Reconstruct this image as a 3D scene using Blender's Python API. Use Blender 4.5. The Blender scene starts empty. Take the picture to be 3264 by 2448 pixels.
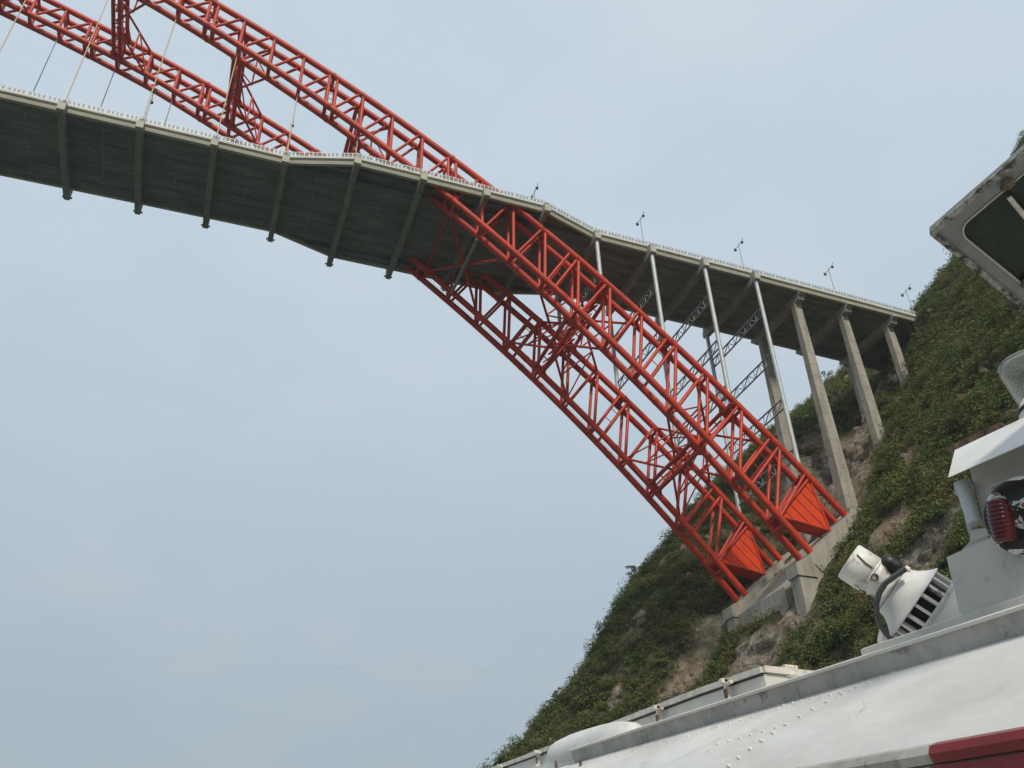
import bpy, math, random
import numpy as np
from mathutils import Vector, Matrix

random.seed(7)
rng = np.random.default_rng(11)
sc = bpy.context.scene
col = sc.collection

# ------------------------------------------------------------------ camera
CAM = Vector((35.3276, -122.1239, -120.1349))
YAW, PITCH, ROLL, FPX = 0.359973, 0.605339, -0.025126, 2820.77
PW, PH = 3264.0, 2448.0
_f = Vector((math.sin(YAW)*math.cos(PITCH), math.cos(YAW)*math.cos(PITCH), math.sin(PITCH)))
_r0 = Vector((math.cos(YAW), -math.sin(YAW), 0)); _u0 = _r0.cross(_f)
_r = math.cos(ROLL)*_r0 + math.sin(ROLL)*_u0
_u = -math.sin(ROLL)*_r0 + math.cos(ROLL)*_u0
cam = bpy.data.cameras.new('camera'); cam_ob = bpy.data.objects.new('camera', cam); col.objects.link(cam_ob)
cam.sensor_width = 36; cam.lens = 36*FPX/PW; cam.clip_start = 0.1; cam.clip_end = 20000
cam_ob.matrix_world = Matrix(((_r.x, _u.x, -_f.x, CAM.x), (_r.y, _u.y, -_f.y, CAM.y), (_r.z, _u.z, -_f.z, CAM.z), (0, 0, 0, 1)))
sc.camera = cam_ob

# ------------------------------------------------------------------ sky, sun, exposure
SUN = Vector((-0.14, -0.72, 0.67)).normalized()          # direction towards the sun
elev = math.asin(SUN.z); azim = math.atan2(SUN.x, SUN.y)
world = bpy.data.worlds.new('World'); sc.world = world; world.use_nodes = True
nt = world.node_tree; nt.nodes.clear()
def wn(t, **k):
    n = nt.nodes.new(t)
    for a, b in k.items(): setattr(n, a, b)
    return n
wout = wn('ShaderNodeOutputWorld'); wbg = wn('ShaderNodeBackground')
sky = wn('ShaderNodeTexSky', sky_type='NISHITA', sun_disc=False, sun_elevation=elev, sun_rotation=azim,
         air_density=1.2, dust_density=4.0, ozone_density=1.5, altitude=100)
tc = wn('ShaderNodeTexCoord'); mp = wn('ShaderNodeMapping')
mp.inputs['Scale'].default_value = (1.6, 1.6, 3.0)
no = wn('ShaderNodeTexNoise'); no.inputs['Scale'].default_value = 2.6; no.inputs['Detail'].default_value = 4; no.inputs['Roughness'].default_value = 0.5
cr = wn('ShaderNodeValToRGB')
cr.color_ramp.elements[0].position = 0.42; cr.color_ramp.elements[0].color = (5.75, 6.95, 7.85, 1)
cr.color_ramp.elements[1].position = 0.78; cr.color_ramp.elements[1].color = (6.6, 7.35, 8.1, 1)
mx = wn('ShaderNodeMixRGB'); mx.inputs['Fac'].default_value = 0.88
nt.links.new(tc.outputs['Generated'], mp.inputs['Vector']); nt.links.new(mp.outputs['Vector'], no.inputs['Vector'])
nt.links.new(no.outputs['Fac'], cr.inputs['Fac']); nt.links.new(sky.outputs['Color'], mx.inputs['Color1'])
nt.links.new(cr.outputs['Color'], mx.inputs['Color2']); 
sp = wn('ShaderNodeSeparateXYZ'); nt.links.new(tc.outputs['Generated'], sp.inputs[0])
mr = wn('ShaderNodeMapRange', interpolation_type='SMOOTHSTEP'); mr.inputs['From Min'].default_value = 0.05; mr.inputs['From Max'].default_value = 0.75; mr.inputs['To Min'].default_value = 0.70; mr.inputs['To Max'].default_value = 1.04
nt.links.new(sp.outputs['Z'], mr.inputs['Value'])
vm = wn('ShaderNodeVectorMath', operation='SCALE'); nt.links.new(mx.outputs['Color'], vm.inputs[0]); nt.links.new(mr.outputs['Result'], vm.inputs['Scale'])
nt.links.new(vm.outputs['Vector'], wbg.inputs['Color'])
wbg.inputs['Strength'].default_value = 0.10
nt.links.new(wbg.outputs['Background'], wout.inputs['Surface'])
sun = bpy.data.lights.new('sun', 'SUN'); sun.energy = 2.6; sun.angle = math.radians(7); sun.color = (1.0, 0.92, 0.80)
sun_ob = bpy.data.objects.new('sun', sun); col.objects.link(sun_ob)
sun_ob.rotation_euler = (-SUN).to_track_quat('-Z', 'Y').to_euler(); sun_ob.location = (0, -200, 200)
sc.view_settings.view_transform = 'Standard'; sc.view_settings.look = 'None'
sc.view_settings.exposure = 0.0; sc.view_settings.gamma = 1.0; sc.view_settings.use_curve_mapping = False
sc.render.engine = 'CYCLES'

# ------------------------------------------------------------------ materials
def mat(name, base, rough=0.7, metal=0.0, var=None, vscale=0.5, detail=6, bump=0.0, bscale=4.0, stretch=(1, 1, 1), lo=0.35, hi=0.7, spec=0.5):
    m = bpy.data.materials.new(name); m.use_nodes = True
    n = m.node_tree.nodes; l = m.node_tree.links; b = n['Principled BSDF']
    b.inputs['Base Color'].default_value = (*base, 1); b.inputs['Roughness'].default_value = rough; b.inputs['Metallic'].default_value = metal
    b.inputs['Specular IOR Level'].default_value = spec
    g = n.new('ShaderNodeNewGeometry'); mpn = n.new('ShaderNodeMapping'); mpn.inputs['Scale'].default_value = stretch
    l.new(g.outputs['Position'], mpn.inputs['Vector'])
    if var is not None:
        t = n.new('ShaderNodeTexNoise'); t.inputs['Scale'].default_value = vscale; t.inputs['Detail'].default_value = detail; t.inputs['Roughness'].default_value = 0.65
        l.new(mpn.outputs['Vector'], t.inputs['Vector'])
        c = n.new('ShaderNodeValToRGB'); c.color_ramp.elements[0].position = lo; c.color_ramp.elements[1].position = hi
        c.color_ramp.elements[0].color = (*base, 1); c.color_ramp.elements[1].color = (*var, 1)
        l.new(t.outputs['Fac'], c.inputs['Fac']); l.new(c.outputs['Color'], b.inputs['Base Color'])
    if bump:
        t2 = n.new('ShaderNodeTexNoise'); t2.inputs['Scale'].default_value = bscale; t2.inputs['Detail'].default_value = 8
        l.new(mpn.outputs['Vector'], t2.inputs['Vector'])
        bp = n.new('ShaderNodeBump'); bp.inputs['Strength'].default_value = 0.6; bp.inputs['Distance'].default_value = bump
        l.new(t2.outputs['Fac'], bp.inputs['Height']); l.new(bp.outputs['Normal'], b.inputs['Normal'])
    return m

M = {}
M['red'] = mat('red_paint', (0.60, 0.052, 0.018), 0.48, var=(0.40, 0.045, 0.024), vscale=0.35, detail=11, lo=0.42, hi=0.66, spec=0.35)
M['plate_red'] = mat('bright_red_paint', (0.74, 0.066, 0.013), 0.5, var=(0.62, 0.055, 0.013), vscale=0.5, spec=0.3)  # springing plates: brighter, more orange red than the rest of the arch
M['conc'] = mat('concrete', (0.38, 0.355, 0.295), 0.9, var=(0.21, 0.20, 0.165), vscale=0.9, detail=9, stretch=(1, 1, 0.22), lo=0.42, hi=0.72, bump=0.03, bscale=1.5)
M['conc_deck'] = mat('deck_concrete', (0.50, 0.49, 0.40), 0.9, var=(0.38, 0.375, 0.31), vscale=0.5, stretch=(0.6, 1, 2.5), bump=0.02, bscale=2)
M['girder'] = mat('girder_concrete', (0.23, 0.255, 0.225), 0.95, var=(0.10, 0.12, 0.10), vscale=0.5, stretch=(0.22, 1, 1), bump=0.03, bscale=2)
M['rail'] = mat('railing_paint', (0.78, 0.80, 0.78), 0.5, var=(0.62, 0.64, 0.62), vscale=2)
M['rail_ring'] = mat('railing_ring_paint', (0.20, 0.25, 0.30), 0.5, var=(0.28, 0.33, 0.38), vscale=2)
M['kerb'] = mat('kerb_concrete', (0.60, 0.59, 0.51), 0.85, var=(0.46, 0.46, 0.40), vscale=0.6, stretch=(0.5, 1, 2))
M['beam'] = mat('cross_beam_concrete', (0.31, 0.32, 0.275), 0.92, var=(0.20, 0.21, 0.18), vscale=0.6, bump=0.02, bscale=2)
M['pale_conc'] = mat('pale_joint_mortar', (0.30, 0.32, 0.28), 0.9)
M['steel'] = mat('aluminium_painted_steel', (0.50, 0.53, 0.53), 0.5, 0.15, var=(0.40, 0.43, 0.43), vscale=0.6)
M['grey_steel'] = mat('grey_steel', (0.30, 0.34, 0.34), 0.55, 0.2, var=(0.22, 0.26, 0.26), vscale=0.8)
M['hanger'] = mat('hanger_sheath', (0.62, 0.40, 0.14), 0.5, var=(0.60, 0.50, 0.36), vscale=0.12)
M['dark'] = mat('dark_metal', (0.05, 0.055, 0.055), 0.6)
M['asphalt'] = mat('asphalt', (0.05, 0.05, 0.05), 0.9)
M['lamp_glass'] = mat('lamp_globe', (0.10, 0.085, 0.085), 0.3)

# ------------------------------------------------------------------ mesh helper
class MB:
    def __init__(s): s.v = []; s.f = []; s.sm = []
    def add(s, vs, fs, smooth=False):
        o = len(s.v); s.v += [tuple(x) for x in vs]; s.f += [tuple(i+o for i in q) for q in fs]; s.sm += [smooth]*len(fs)
        return s
    def box(s, c, d, R=None):
        c = Vector(c); hx, hy, hz = d[0]/2, d[1]/2, d[2]/2
        vs = [Vector((x, y, z)) for x in (-hx, hx) for y in (-hy, hy) for z in (-hz, hz)]
        if R is not None: vs = [R @ v for v in vs]
        return s.add([c+v for v in vs], [(0, 1, 3, 2), (4, 6, 7, 5), (0, 4, 5, 1), (2, 3, 7, 6), (0, 2, 6, 4), (1, 5, 7, 3)])
    def bbox(s, x0, x1, y0, y1, z0, z1): return s.box(((x0+x1)/2, (y0+y1)/2, (z0+z1)/2), (x1-x0, y1-y0, z1-z0))
    def tube(s, a, b, r, seg=12, r2=None, cap=True):
        a = Vector(a); b = Vector(b); r2 = r if r2 is None else r2
        d = (b-a).normalized(); u = d.orthogonal().normalized(); w = d.cross(u)
        vs = []
        for p, q in ((a, r), (b, r2)):
            for k in range(seg):
                t = 2*math.pi*k/seg; vs.append(p+q*(math.cos(t)*u+math.sin(t)*w))
        fs = [(k, (k+1) % seg, seg+(k+1) % seg, seg+k) for k in range(seg)]
        s.add(vs, fs, True)
        if cap: s.add(vs, [tuple(range(seg-1, -1, -1)), tuple(range(seg, 2*seg))])
        return s
    def path(s, pts, r, seg=12, cap=True):
        pts = [Vector(p) for p in pts]; vs = []; n = len(pts); up = None
        for i, p in enumerate(pts):
            d = (pts[min(i+1, n-1)]-pts[max(i-1, 0)]).normalized()
            if up is None: up = d.orthogonal().normalized()
            up = (up - d*up.dot(d)).normalized(); w = d.cross(up)
            rr = r[i] if hasattr(r, '__len__') else r
            vs += [p+rr*(math.cos(2*math.pi*k/seg)*up+math.sin(2*math.pi*k/seg)*w) for k in range(seg)]
        fs = [(i*seg+k, i*seg+(k+1) % seg, (i+1)*seg+(k+1) % seg, (i+1)*seg+k) for i in range(n-1) for k in range(seg)]
        s.add(vs, fs, True)
        if cap: s.add(vs, [tuple(range(seg-1, -1, -1)), tuple(range((n-1)*seg, n*seg))])
        return s
    def lathe(s, o, ax, prof, seg=24, a0=0.0, a1=2*math.pi, smooth=True):
        o = Vector(o); ax = Vector(ax).normalized(); u = ax.orthogonal().normalized(); w = ax.cross(u); vs = []
        full = abs(a1-a0-2*math.pi) < 1e-6; n = seg if full else seg+1
        for t, r in prof:
            for k in range(n):
                a = a0+(a1-a0)*k/seg; vs.append(o+ax*t+r*(math.cos(a)*u+math.sin(a)*w))
        fs = []
        for i in range(len(prof)-1):
            for k in range(seg):
                k2 = (k+1) % n; fs.append((i*n+k, i*n+k2, (i+1)*n+k2, (i+1)*n+k))
        return s.add(vs, fs, smooth)
    def prism(s, poly, ext):
        poly = [Vector(p) for p in poly]; ext = Vector(ext); n = len(poly)
        return s.add(poly+[p+ext for p in poly], [tuple(range(n)), tuple(range(2*n-1, n-1, -1))]+[(k, n+k, n+(k+1) % n, (k+1) % n) for k in range(n)])
    def mesh(s, name, m, fix=True):
        me = bpy.data.meshes.new(name); me.from_pydata(s.v, [], s.f)
        me.polygons.foreach_set('use_smooth', s.sm); me.update()
        if fix:
            import bmesh
            bm = bmesh.new(); bm.from_mesh(me); bmesh.ops.recalc_face_normals(bm, faces=bm.faces); bm.to_mesh(me); bm.free()
        if m is not None: me.materials.append(m if not isinstance(m, str) else M[m])
        return me
    def build(s, name, m, parent=None, **k): return link(name, s.mesh(name, m), parent, **k)

def link(name, me, parent=None, loc=None, label=None, cat=None, group=None, kind=None):
    o = bpy.data.objects.new(name, me); col.objects.link(o)
    if parent is not None: o.parent = parent
    if loc is not None: o.location = loc
    if label: o['label'] = label
    if cat: o['category'] = cat
    if group: o['group'] = group
    if kind: o['kind'] = kind
    return o
def thing(name, label, cat, loc=(0, 0, 0), group=None):
    return link(name, None, None, loc, label, cat, group)

# ------------------------------------------------------------------ hillside (X as a function of Y and Z)
WATER = -127.0
COLS = {
 -140: [(-135, 92), (-100, 108), (-65, 127), (-28, 149), (0, 168), (20, 185), (70, 228), (170, 310)],
 -60: [(-135, 95), (-100, 110), (-65, 128), (-28, 150), (0, 170), (20, 187), (70, 229), (170, 311)],
 -25: [(-135, 96), (-100, 109), (-80, 119), (-65, 130), (-50, 140), (-28, 156), (-15, 165), (0, 175), (20, 190), (70, 231), (170, 313)],
 -8: [(-135, 96), (-100, 108), (-80, 118.5), (-73, 123.5), (-66, 129.5), (-60, 136), (-50, 146), (-28, 159.5), (-15, 169), (0, 173.2), (12, 183), (33, 201), (93, 249), (170, 312)],
 10: [(-135, 92), (-100, 106), (-80, 117), (-71, 122.5), (-65, 128), (-50, 143), (-28, 159), (-15, 168), (0, 180), (20, 205), (57, 242), (93, 280), (170, 350)],
 25: [(-135, 84), (-100, 98), (-80, 107), (-65, 116), (-50, 127), (-28, 144), (-15, 156), (0, 172), (20, 194), (93, 275), (170, 350)],
 42: [(-135, 62), (-100, 82), (-85, 92.5), (-70, 107), (-56, 118), (-44, 126.3), (-35, 134.6), (-28, 139.8), (-17, 150.5), (-8, 160.5), (4, 174.5), (21, 194), (35, 211), (93, 280), (170, 360)],
 60: [(-135, 72), (-100, 92), (-82, 105), (-65, 121), (-49, 133), (-36, 142), (-25, 152), (-6, 171), (18, 197), (52, 238), (93, 290), (170, 370)],
 100: [(-135, 120), (-65, 175), (0, 240), (93, 350), (170, 430)],
 220: [(-135, 260), (-65, 310), (0, 370), (93, 470), (170, 550)],
}
def vnoise(a, b, seed):
    a = np.asarray(a, float); b = np.asarray(b, float)
    ia = np.floor(a).astype(int); ib = np.floor(b).astype(int); fa = a-ia; fb = b-ib
    fa = fa*fa*(3-2*fa); fb = fb*fb*(3-2*fb)
    def h(i, j):
        x = np.sin(i*127.1+j*311.7+seed*74.7)*43758.5453
        return x-np.floor(x)
    return (h(ia, ib)*(1-fa)+h(ia+1, ib)*fa)*(1-fb)+(h(ia, ib+1)*(1-fa)+h(ia+1, ib+1)*fa)*fb
def fbm(a, b, seed, oct=4):
    s = 0; amp = 1; tot = 0
    for k in range(oct):
        s = s+amp*vnoise(a*2**k, b*2**k, seed+k*13); tot += amp; amp *= 0.55
    return s/tot
ck = sorted(COLS)
def ground_x(Y, Z):
    Y = np.asarray(Y, float); Z = np.asarray(Z, float)
    tab = np.stack([np.interp(Z, [q[0] for q in COLS[k]], [q[1] for q in COLS[k]]) for k in ck])
    i = np.clip(np.searchsorted(ck, Y)-1, 0, len(ck)-2)
    y0 = np.array(ck)[i]; y1 = np.array(ck)[i+1]; t = np.clip((Y-y0)/(y1-y0), 0, 1)
    a = np.take_along_axis(tab, i[None], 0)[0]; b = np.take_along_axis(tab, (i+1)[None], 0)[0]
    x = a*(1-t)+b*t
    rg = 1-np.abs(2*fbm(Y/11+Z/23, Z/11-Y/40, 3)-1)
    x = x - (rg-0.75)*5.0 - (fbm(Y/3.2, Z/4.1, 9, 3)-0.5)*2.2 - (fbm(Y/1.3, Z/1.3, 19, 2)-0.5)*0.7
    return x
# bare rock patches (Y, Z, half width, half height)
BARE = [(-3, -76, 8, 6), (1, -81, 8, 6), (-9, -72.5, 5, 4), (13.5, -68, 2.6, 5), (14.5, -75, 2.8, 5), (-29, -65, 5, 4), (-40, -74, 5, 4), (0, -38, 8, 11), (6, -24, 6, 7), (13, -31, 5, 9),
        (3, -9.5, 7, 4), (31, -60, 1.4, 4), (26, -76, 1.8, 5), (17, -18, 5, 3), (-21, -30, 3, 4), (-34, -20, 3, 3), (35, -44, 1.2, 3), (22, -84, 2, 3), (-26, -48, 2, 3)]
def bare(Y, Z):
    wob = (fbm(Y/3.0, Z/3.0, 77, 3)-0.5)*1.6
    m = np.full(np.shape(Y), -9.0)
    for y, z, a, b_ in BARE: m = np.maximum(m, 1-((Y-y)/a)**2-((Z-z)/b_)**2+wob)
    return m
gy = np.concatenate([np.arange(-140, -46, 4.0), np.arange(-46, 76, 0.8), np.arange(76, 221, 6.0)])
gz = np.concatenate([np.arange(-135, -108, 3.0), np.arange(-108, 100, 0.8), np.arange(100, 171, 4.0)])
GY, GZ = np.meshgrid(gy, gz, indexing='ij')
GX = ground_x(GY.ravel(), GZ.ravel()).reshape(GY.shape)
ny, nz = GY.shape
# summit plateau so that the hill is closed behind
GXp = np.concatenate([GX, GX[:, -1:]+400], 1); GYp = np.concatenate([GY, GY[:, -1:]], 1); GZp = np.concatenate([GZ, GZ[:, -1:]+40], 1)
nzp = nz+1
V = np.stack([GXp, GYp, GZp], -1).reshape(-1, 3)
I = (np.arange(ny-1)[:, None]*nzp+np.arange(nzp-1)[None]).ravel()
F = np.stack([I, I+nzp, I+nzp+1, I+1], -1)
def np_mesh(name, V, F, m, smooth=False):
    me = bpy.data.meshes.new(name); k = F.shape[1]
    me.vertices.add(len(V)); me.vertices.foreach_set('co', V.astype(np.float32).ravel())
    me.loops.add(F.size); me.loops.foreach_set('vertex_index', F.astype(np.int32).ravel())
    me.polygons.add(len(F)); me.polygons.foreach_set('loop_start', np.arange(0, F.size, k, dtype=np.int32))
    me.polygons.foreach_set('loop_total', np.full(len(F), k, np.int32))
    if smooth: me.polygons.foreach_set('use_smooth', np.ones(len(F), bool))
    me.update(calc_edges=True); me.validate(); me.materials.append(m); return me

def rock_material(name='limestone_hillside', grassy=True):
    m = bpy.data.materials.new(name); m.use_nodes = True
    n = m.node_tree.nodes; l = m.node_tree.links; b = n['Principled BSDF']; b.inputs['Roughness'].default_value = 0.95
    b.inputs['Specular IOR Level'].default_value = 0.2
    g = n.new('ShaderNodeNewGeometry')
    t = n.new('ShaderNodeTexNoise'); t.inputs['Scale'].default_value = 0.55; t.inputs['Detail'].default_value = 10; t.inputs['Roughness'].default_value = 0.78
    l.new(g.outputs['Position'], t.inputs['Vector'])
    c = n.new('ShaderNodeValToRGB'); e = c.color_ramp.elements
    e[0].position = 0.34; e[0].color = (0.035, 0.032, 0.024, 1); e[1].position = 0.62; e[1].color = (0.50, 0.44, 0.34, 1)
    x = e.new(0.43); x.color = (0.15, 0.125, 0.09, 1); x = e.new(0.52); x.color = (0.28, 0.25, 0.20, 1)
    l.new(t.outputs['Fac'], c.inputs['Fac'])
    t2 = n.new('ShaderNodeTexNoise'); t2.inputs['Scale'].default_value = 0.09; t2.inputs['Detail'].default_value = 4
    l.new(g.outputs['Position'], t2.inputs['Vector'])
    mx = n.new('ShaderNodeMixRGB'); mx.inputs['Color2'].default_value = (0.40, 0.27, 0.14, 1)
    r2 = n.new('ShaderNodeMapRange'); r2.inputs['From Min'].default_value = 0.44; r2.inputs['From Max'].default_value = 0.66; r2.inputs['To Max'].default_value = 0.55
    l.new(t2.outputs['Fac'], r2.inputs['Value']); l.new(r2.outputs['Result'], mx.inputs['Fac']); l.new(c.outputs['Color'], mx.inputs['Color1'])
    va = n.new('ShaderNodeAttribute'); va.attribute_name = 'bare_rock'
    tg = n.new('ShaderNodeTexNoise'); tg.inputs['Scale'].default_value = 0.28; tg.inputs['Detail'].default_value = 8; tg.inputs['Roughness'].default_value = 0.7; l.new(g.outputs['Position'], tg.inputs['Vector'])
    rg2 = n.new('ShaderNodeMapRange'); rg2.inputs['From Min'].default_value = 0.50; rg2.inputs['From Max'].default_value = 0.60; l.new(tg.outputs['Fac'], rg2.inputs['Value'])
    mxa = n.new('ShaderNodeMath'); mxa.operation = 'MAXIMUM'; l.new(va.outputs['Fac'], mxa.inputs[0])
    sc_n = n.new('ShaderNodeMath'); sc_n.operation = 'MULTIPLY'; sc_n.inputs[1].default_value = 0.55; l.new(rg2.outputs['Result'], sc_n.inputs[0]); l.new(sc_n.outputs[0], mxa.inputs[1])
    gr_ = n.new('ShaderNodeMixRGB'); gr_.inputs['Color1'].default_value = (0.060, 0.066, 0.030, 1); l.new(mxa.outputs[0], gr_.inputs['Fac']); l.new(mx.outputs['Color'], gr_.inputs['Color2'])
    l.new((gr_ if grassy else mx).outputs['Color'], b.inputs['Base Color'])
    t3 = n.new('ShaderNodeTexNoise'); t3.inputs['Scale'].default_value = 0.8; t3.inputs['Detail'].default_value = 10; t3.inputs['Roughness'].default_value = 0.7
    l.new(g.outputs['Position'], t3.inputs['Vector'])
    bp = n.new('ShaderNodeBump'); bp.inputs['Strength'].default_value = 1.0; bp.inputs['Distance'].default_value = 1.6
    l.new(t3.outputs['Fac'], bp.inputs['Height']); l.new(bp.outputs['Normal'], b.inputs['Normal'])
    return m
M['rock'] = rock_material(); M['boulder'] = rock_material('limestone_rock', False)
hm = np_mesh('hillside', V, F, M['rock'])
at_ = hm.attributes.new('bare_rock', 'FLOAT', 'POINT')
hb = np.clip(bare(V[:, 1], V[:, 2])*1.6+0.4, 0, 1); at_.data.foreach_set('value', hb.astype(np.float32))
link('hillside', hm, kind='structure')

def water_material():
    m = mat('river_water', (0.05, 0.06, 0.045), 0.12)
    n = m.node_tree.nodes; l = m.node_tree.links
    t = n.new('ShaderNodeTexNoise'); t.inputs['Scale'].default_value = 0.6; t.inputs['Detail'].default_value = 6
    g = n.new('ShaderNodeNewGeometry'); l.new(g.outputs['Position'], t.inputs['Vector'])
    bp = n.new('ShaderNodeBump'); bp.inputs['Distance'].default_value = 0.3; l.new(t.outputs['Fac'], bp.inputs['Height'])
    l.new(bp.outputs['Normal'], n['Principled BSDF'].inputs['Normal']); return m
M['water'] = water_material()
b = MB(); b.add([(-6000, -6000, WATER), (6000, -6000, WATER), (6000, 6000, WATER), (-6000, 6000, WATER)], [(0, 1, 2, 3)])
b.build('river_water', 'water', kind='structure')

# ------------------------------------------------------------------ bridge
bridge = thing('arch_bridge', 'red steel tube truss arch bridge with grey concrete deck springing from the hillside', 'bridge', (0, 0, 0))
CU = (-5.299683701966097e-06, -0.00167376129603435, -0.38086423340783876, 45.72825865013226)
CL = (-8.0295601997937e-06, -0.0014766910353090545, -0.45534176479699606, 39.61083550669153)
def poly(c, x): return ((c[0]*x+c[1])*x+c[2])*x+c[3]
def zu(x): return poly(CU, x)
def zl(x):
    if x < 8: return zu(x)-max(poly(CU, 8)-poly(CL, 8)-0.004*(8-x), 6.5)
    return poly(CL, x)
def zd(x): return 0.022467723751*x-0.000143273855*x*x
YR, HW = 9.85, 1.46
CHR = 0.61

NODES = [(x, x) for x in range(-66, 73, 6)]+[(78.2, 78), (84.5, 83.9), (91, 90), (97, 95.8), (103, 101.2), (109.3, 107.2), (115, 112.6), (121, 118), (127.5, 123.8)]
UEND, LEND = 138.3, 129.4

def arch_rib(side):
    rib = link('arch_rib', None, bridge, label=('red arch rib on the side nearer the ship' if side < 0 else 'red arch rib on the side away from the ship'))
    yo, yi = side*YR-HW, side*YR+HW          # camera side, other side
    for y in (yo, yi):
        for fz, xe in ((zu, UEND), (zl, LEND)):
            xs = list(np.linspace(-72, xe, 90))
            MB().path([(x, y, fz(x)) for x in xs], CHR, 16).build('chord', 'red', rib)
    for xj in (-54, -30, -6, 18, 42, 66, 87.6, 105.2, 122.6):
        for y in (yo, yi):
            for fz in (zu, zl):
                x = xj+(3.2 if fz is zu and xj > 70 else 0); tn = Vector((1, 0, (fz(x+0.5)-fz(x-0.5)))).normalized(); p = Vector((x, y, fz(x)))
                for o_ in (-0.16, 0.16): MB().tube(p+tn*(o_-0.06), p+tn*(o_+0.06), 0.70, 16).build('flange', 'red', rib)
    for i, (xu, xl) in enumerate(NODES):
        pair = xu < 70 and (int(xu)-18) % 24 == 0
        for y in (yo, yi):
            for dx in ((-0.75, 0.75) if pair else (0,)):
                MB().tube((xl+dx, y, zl(xl+dx)), (xu+dx, y, zu(xu+dx)), 0.31, 10).build('post', 'red', rib)
        # cross tubes between the two chords of a level
        MB().tube((xu, yo, zu(xu)), (xu, yi, zu(xu)), 0.33, 10).build('cross_tube', 'red', rib)
        for dx in ((-0.75, 0.75) if pair else (0,)):
            MB().tube((xl+dx, yo, zl(xl+dx)), (xl+dx, yi, zl(xl+dx)), 0.36, 10).build('cross_tube', 'red', rib)
        if pair:
            for k in range(4):
                z = zl(xl)+(zu(xu)-zl(xl))*(k+1.5)/6
                MB().tube((xl-0.75, yo, z), (xl+0.75, yo, z), 0.07, 6).build('rung', 'red', rib)
        # diagonals: lower node -> next upper node
        if i+1 < len(NODES): xn = NODES[i+1][0]
        else: xn = 132.3
        dbl = xl in (83.9, 101.2, 118)
        for y in (yo, yi):
            if dbl:
                for d in (0.3, 1.75):
                    MB().tube((xl+d, y, zl(xl+d)), (xn-1.9+d, y, zu(xn-1.9+d)), 0.29, 10).build('diagonal', 'red', rib)
                if y == yo:
                    for t in (0.35, 0.6):
                        a = Vector((xl+0.3, y, zl(xl+0.3))).lerp(Vector((xn-1.6, y, zu(xn-1.6))), t); c = Vector((xl+1.75, y, zl(xl+1.75))).lerp(Vector((xn-0.15, y, zu(xn-0.15))), t)
                        MB().tube(a, c, 0.09, 6).build('rung', 'red', rib)
            else:
                MB().tube((xl+0.5, y, zl(xl+0.5)), (xn-0.6, y, zu(xn-0.6)), 0.27, 10).build('diagonal', 'red', rib)
        # web plates between the posts at the hanger nodes and near the deck
        if xu in (48, 54, 60) or (xu < 48 and int(xu) % 12 == 0):
            zt = zu(xu); zb = zl(xl); h = zt-zb
            z0, z1 = (zb+0.02*h, zb+0.98*h) if xu in (54, 60) else (zb+0.55*h, zb+0.95*h)
            MB().bbox(xu-0.06, xu+0.06, yo+0.2, yi-0.2, z0, z1).build('web_plate', 'red', rib)
    # small anchor lugs, handrail wires along the lower chord
    w = MB()
    for dy in (-0.25, 0.25):
        w.path([(x, yi+dy, zl(x)+1.15) for x in np.linspace(-60, 124, 60)], 0.022, 4)
    for x in np.arange(-60, 124, 4.0): w.tube((x, yi+0.25, zl(x)+0.5), (x, yi+0.25, zl(x)+1.15), 0.022, 4)
    w.build('walkway_handrail', 'dark', rib, kind='stuff')
    # springing plates
    A = Vector((124.2, 0, zl(124.2))); B = Vector((132.4, 0, zu(132.4))); C = Vector((134.2, 0, -56.1))
    A += Vector((0.1, 0, 0.25))
    d = Vector((0.70, 0, -0.715)).normalized()
    def hit(p):
        best = None
        for q0, q1 in ((A, C), (B, C)):
            e = q1-q0; den = d.x*(-e.z)+d.z*e.x
            if abs(den) < 1e-9: continue
            t = ((q0.x-p.x)*(-e.z)+(q0.z-p.z)*e.x)/den; s_ = (d.x*(q0.z-p.z)-d.z*(q0.x-p.x))/den
            if t > 1e-6 and -1e-6 <= s_ <= 1+1e-6 and (best is None or t < best[0]): best = (t, s_, q1 is C and q0 is B)
        return p+d*best[0], best[2]
    N = 6
    for y, sgn in ((yo+0.25, 1), (yi-0.25, -1)):
        for k in range(N):
            s0 = max(k/N+0.009, 0.01); s1 = min((k+1)/N-0.009, 0.99)
            p0 = A.lerp(B, s0); p1 = A.lerp(B, s1); h0, e0 = hit(p0); h1, e1 = hit(p1)
            pg = [p0, p1, h1]+([C] if e0 != e1 else [])+[h0]
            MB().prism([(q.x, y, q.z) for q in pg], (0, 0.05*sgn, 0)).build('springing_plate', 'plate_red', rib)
        MB().prism([(q.x, y+0.09*sgn, q.z) for q in (A, B, C)], (0, 0.04*sgn, 0)).build('backing_plate', 'dark', rib)
        for q0, q1 in ((A, B), (B, C), (A, C)):
            MB().tube((q0.x, y-0.1*sgn, q0.z), (q1.x, y-0.1*sgn, q1.z), 0.25 if q1 is B else 0.2, 10).build('plate_edge', 'red', rib)
    for q0, q1 in ((A, C), (B, C)):
        MB().add([(q0.x, yo+0.3, q0.z), (q0.x, yi-0.3, q0.z), (q1.x, yi-0.3, q1.z), (q1.x, yo+0.3, q1.z)], [(0, 1, 2, 3)]).build('closing_plate', 'red', rib)
    for x, fz in ((125.2, zl), (132.4, zu)):
        MB().tube((x, yo, fz(x)), (x, yi, fz(x)), 0.45, 12).build('cross_tube', 'red', rib)
    return rib
for s in (-1, 1): arch_rib(s)

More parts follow.
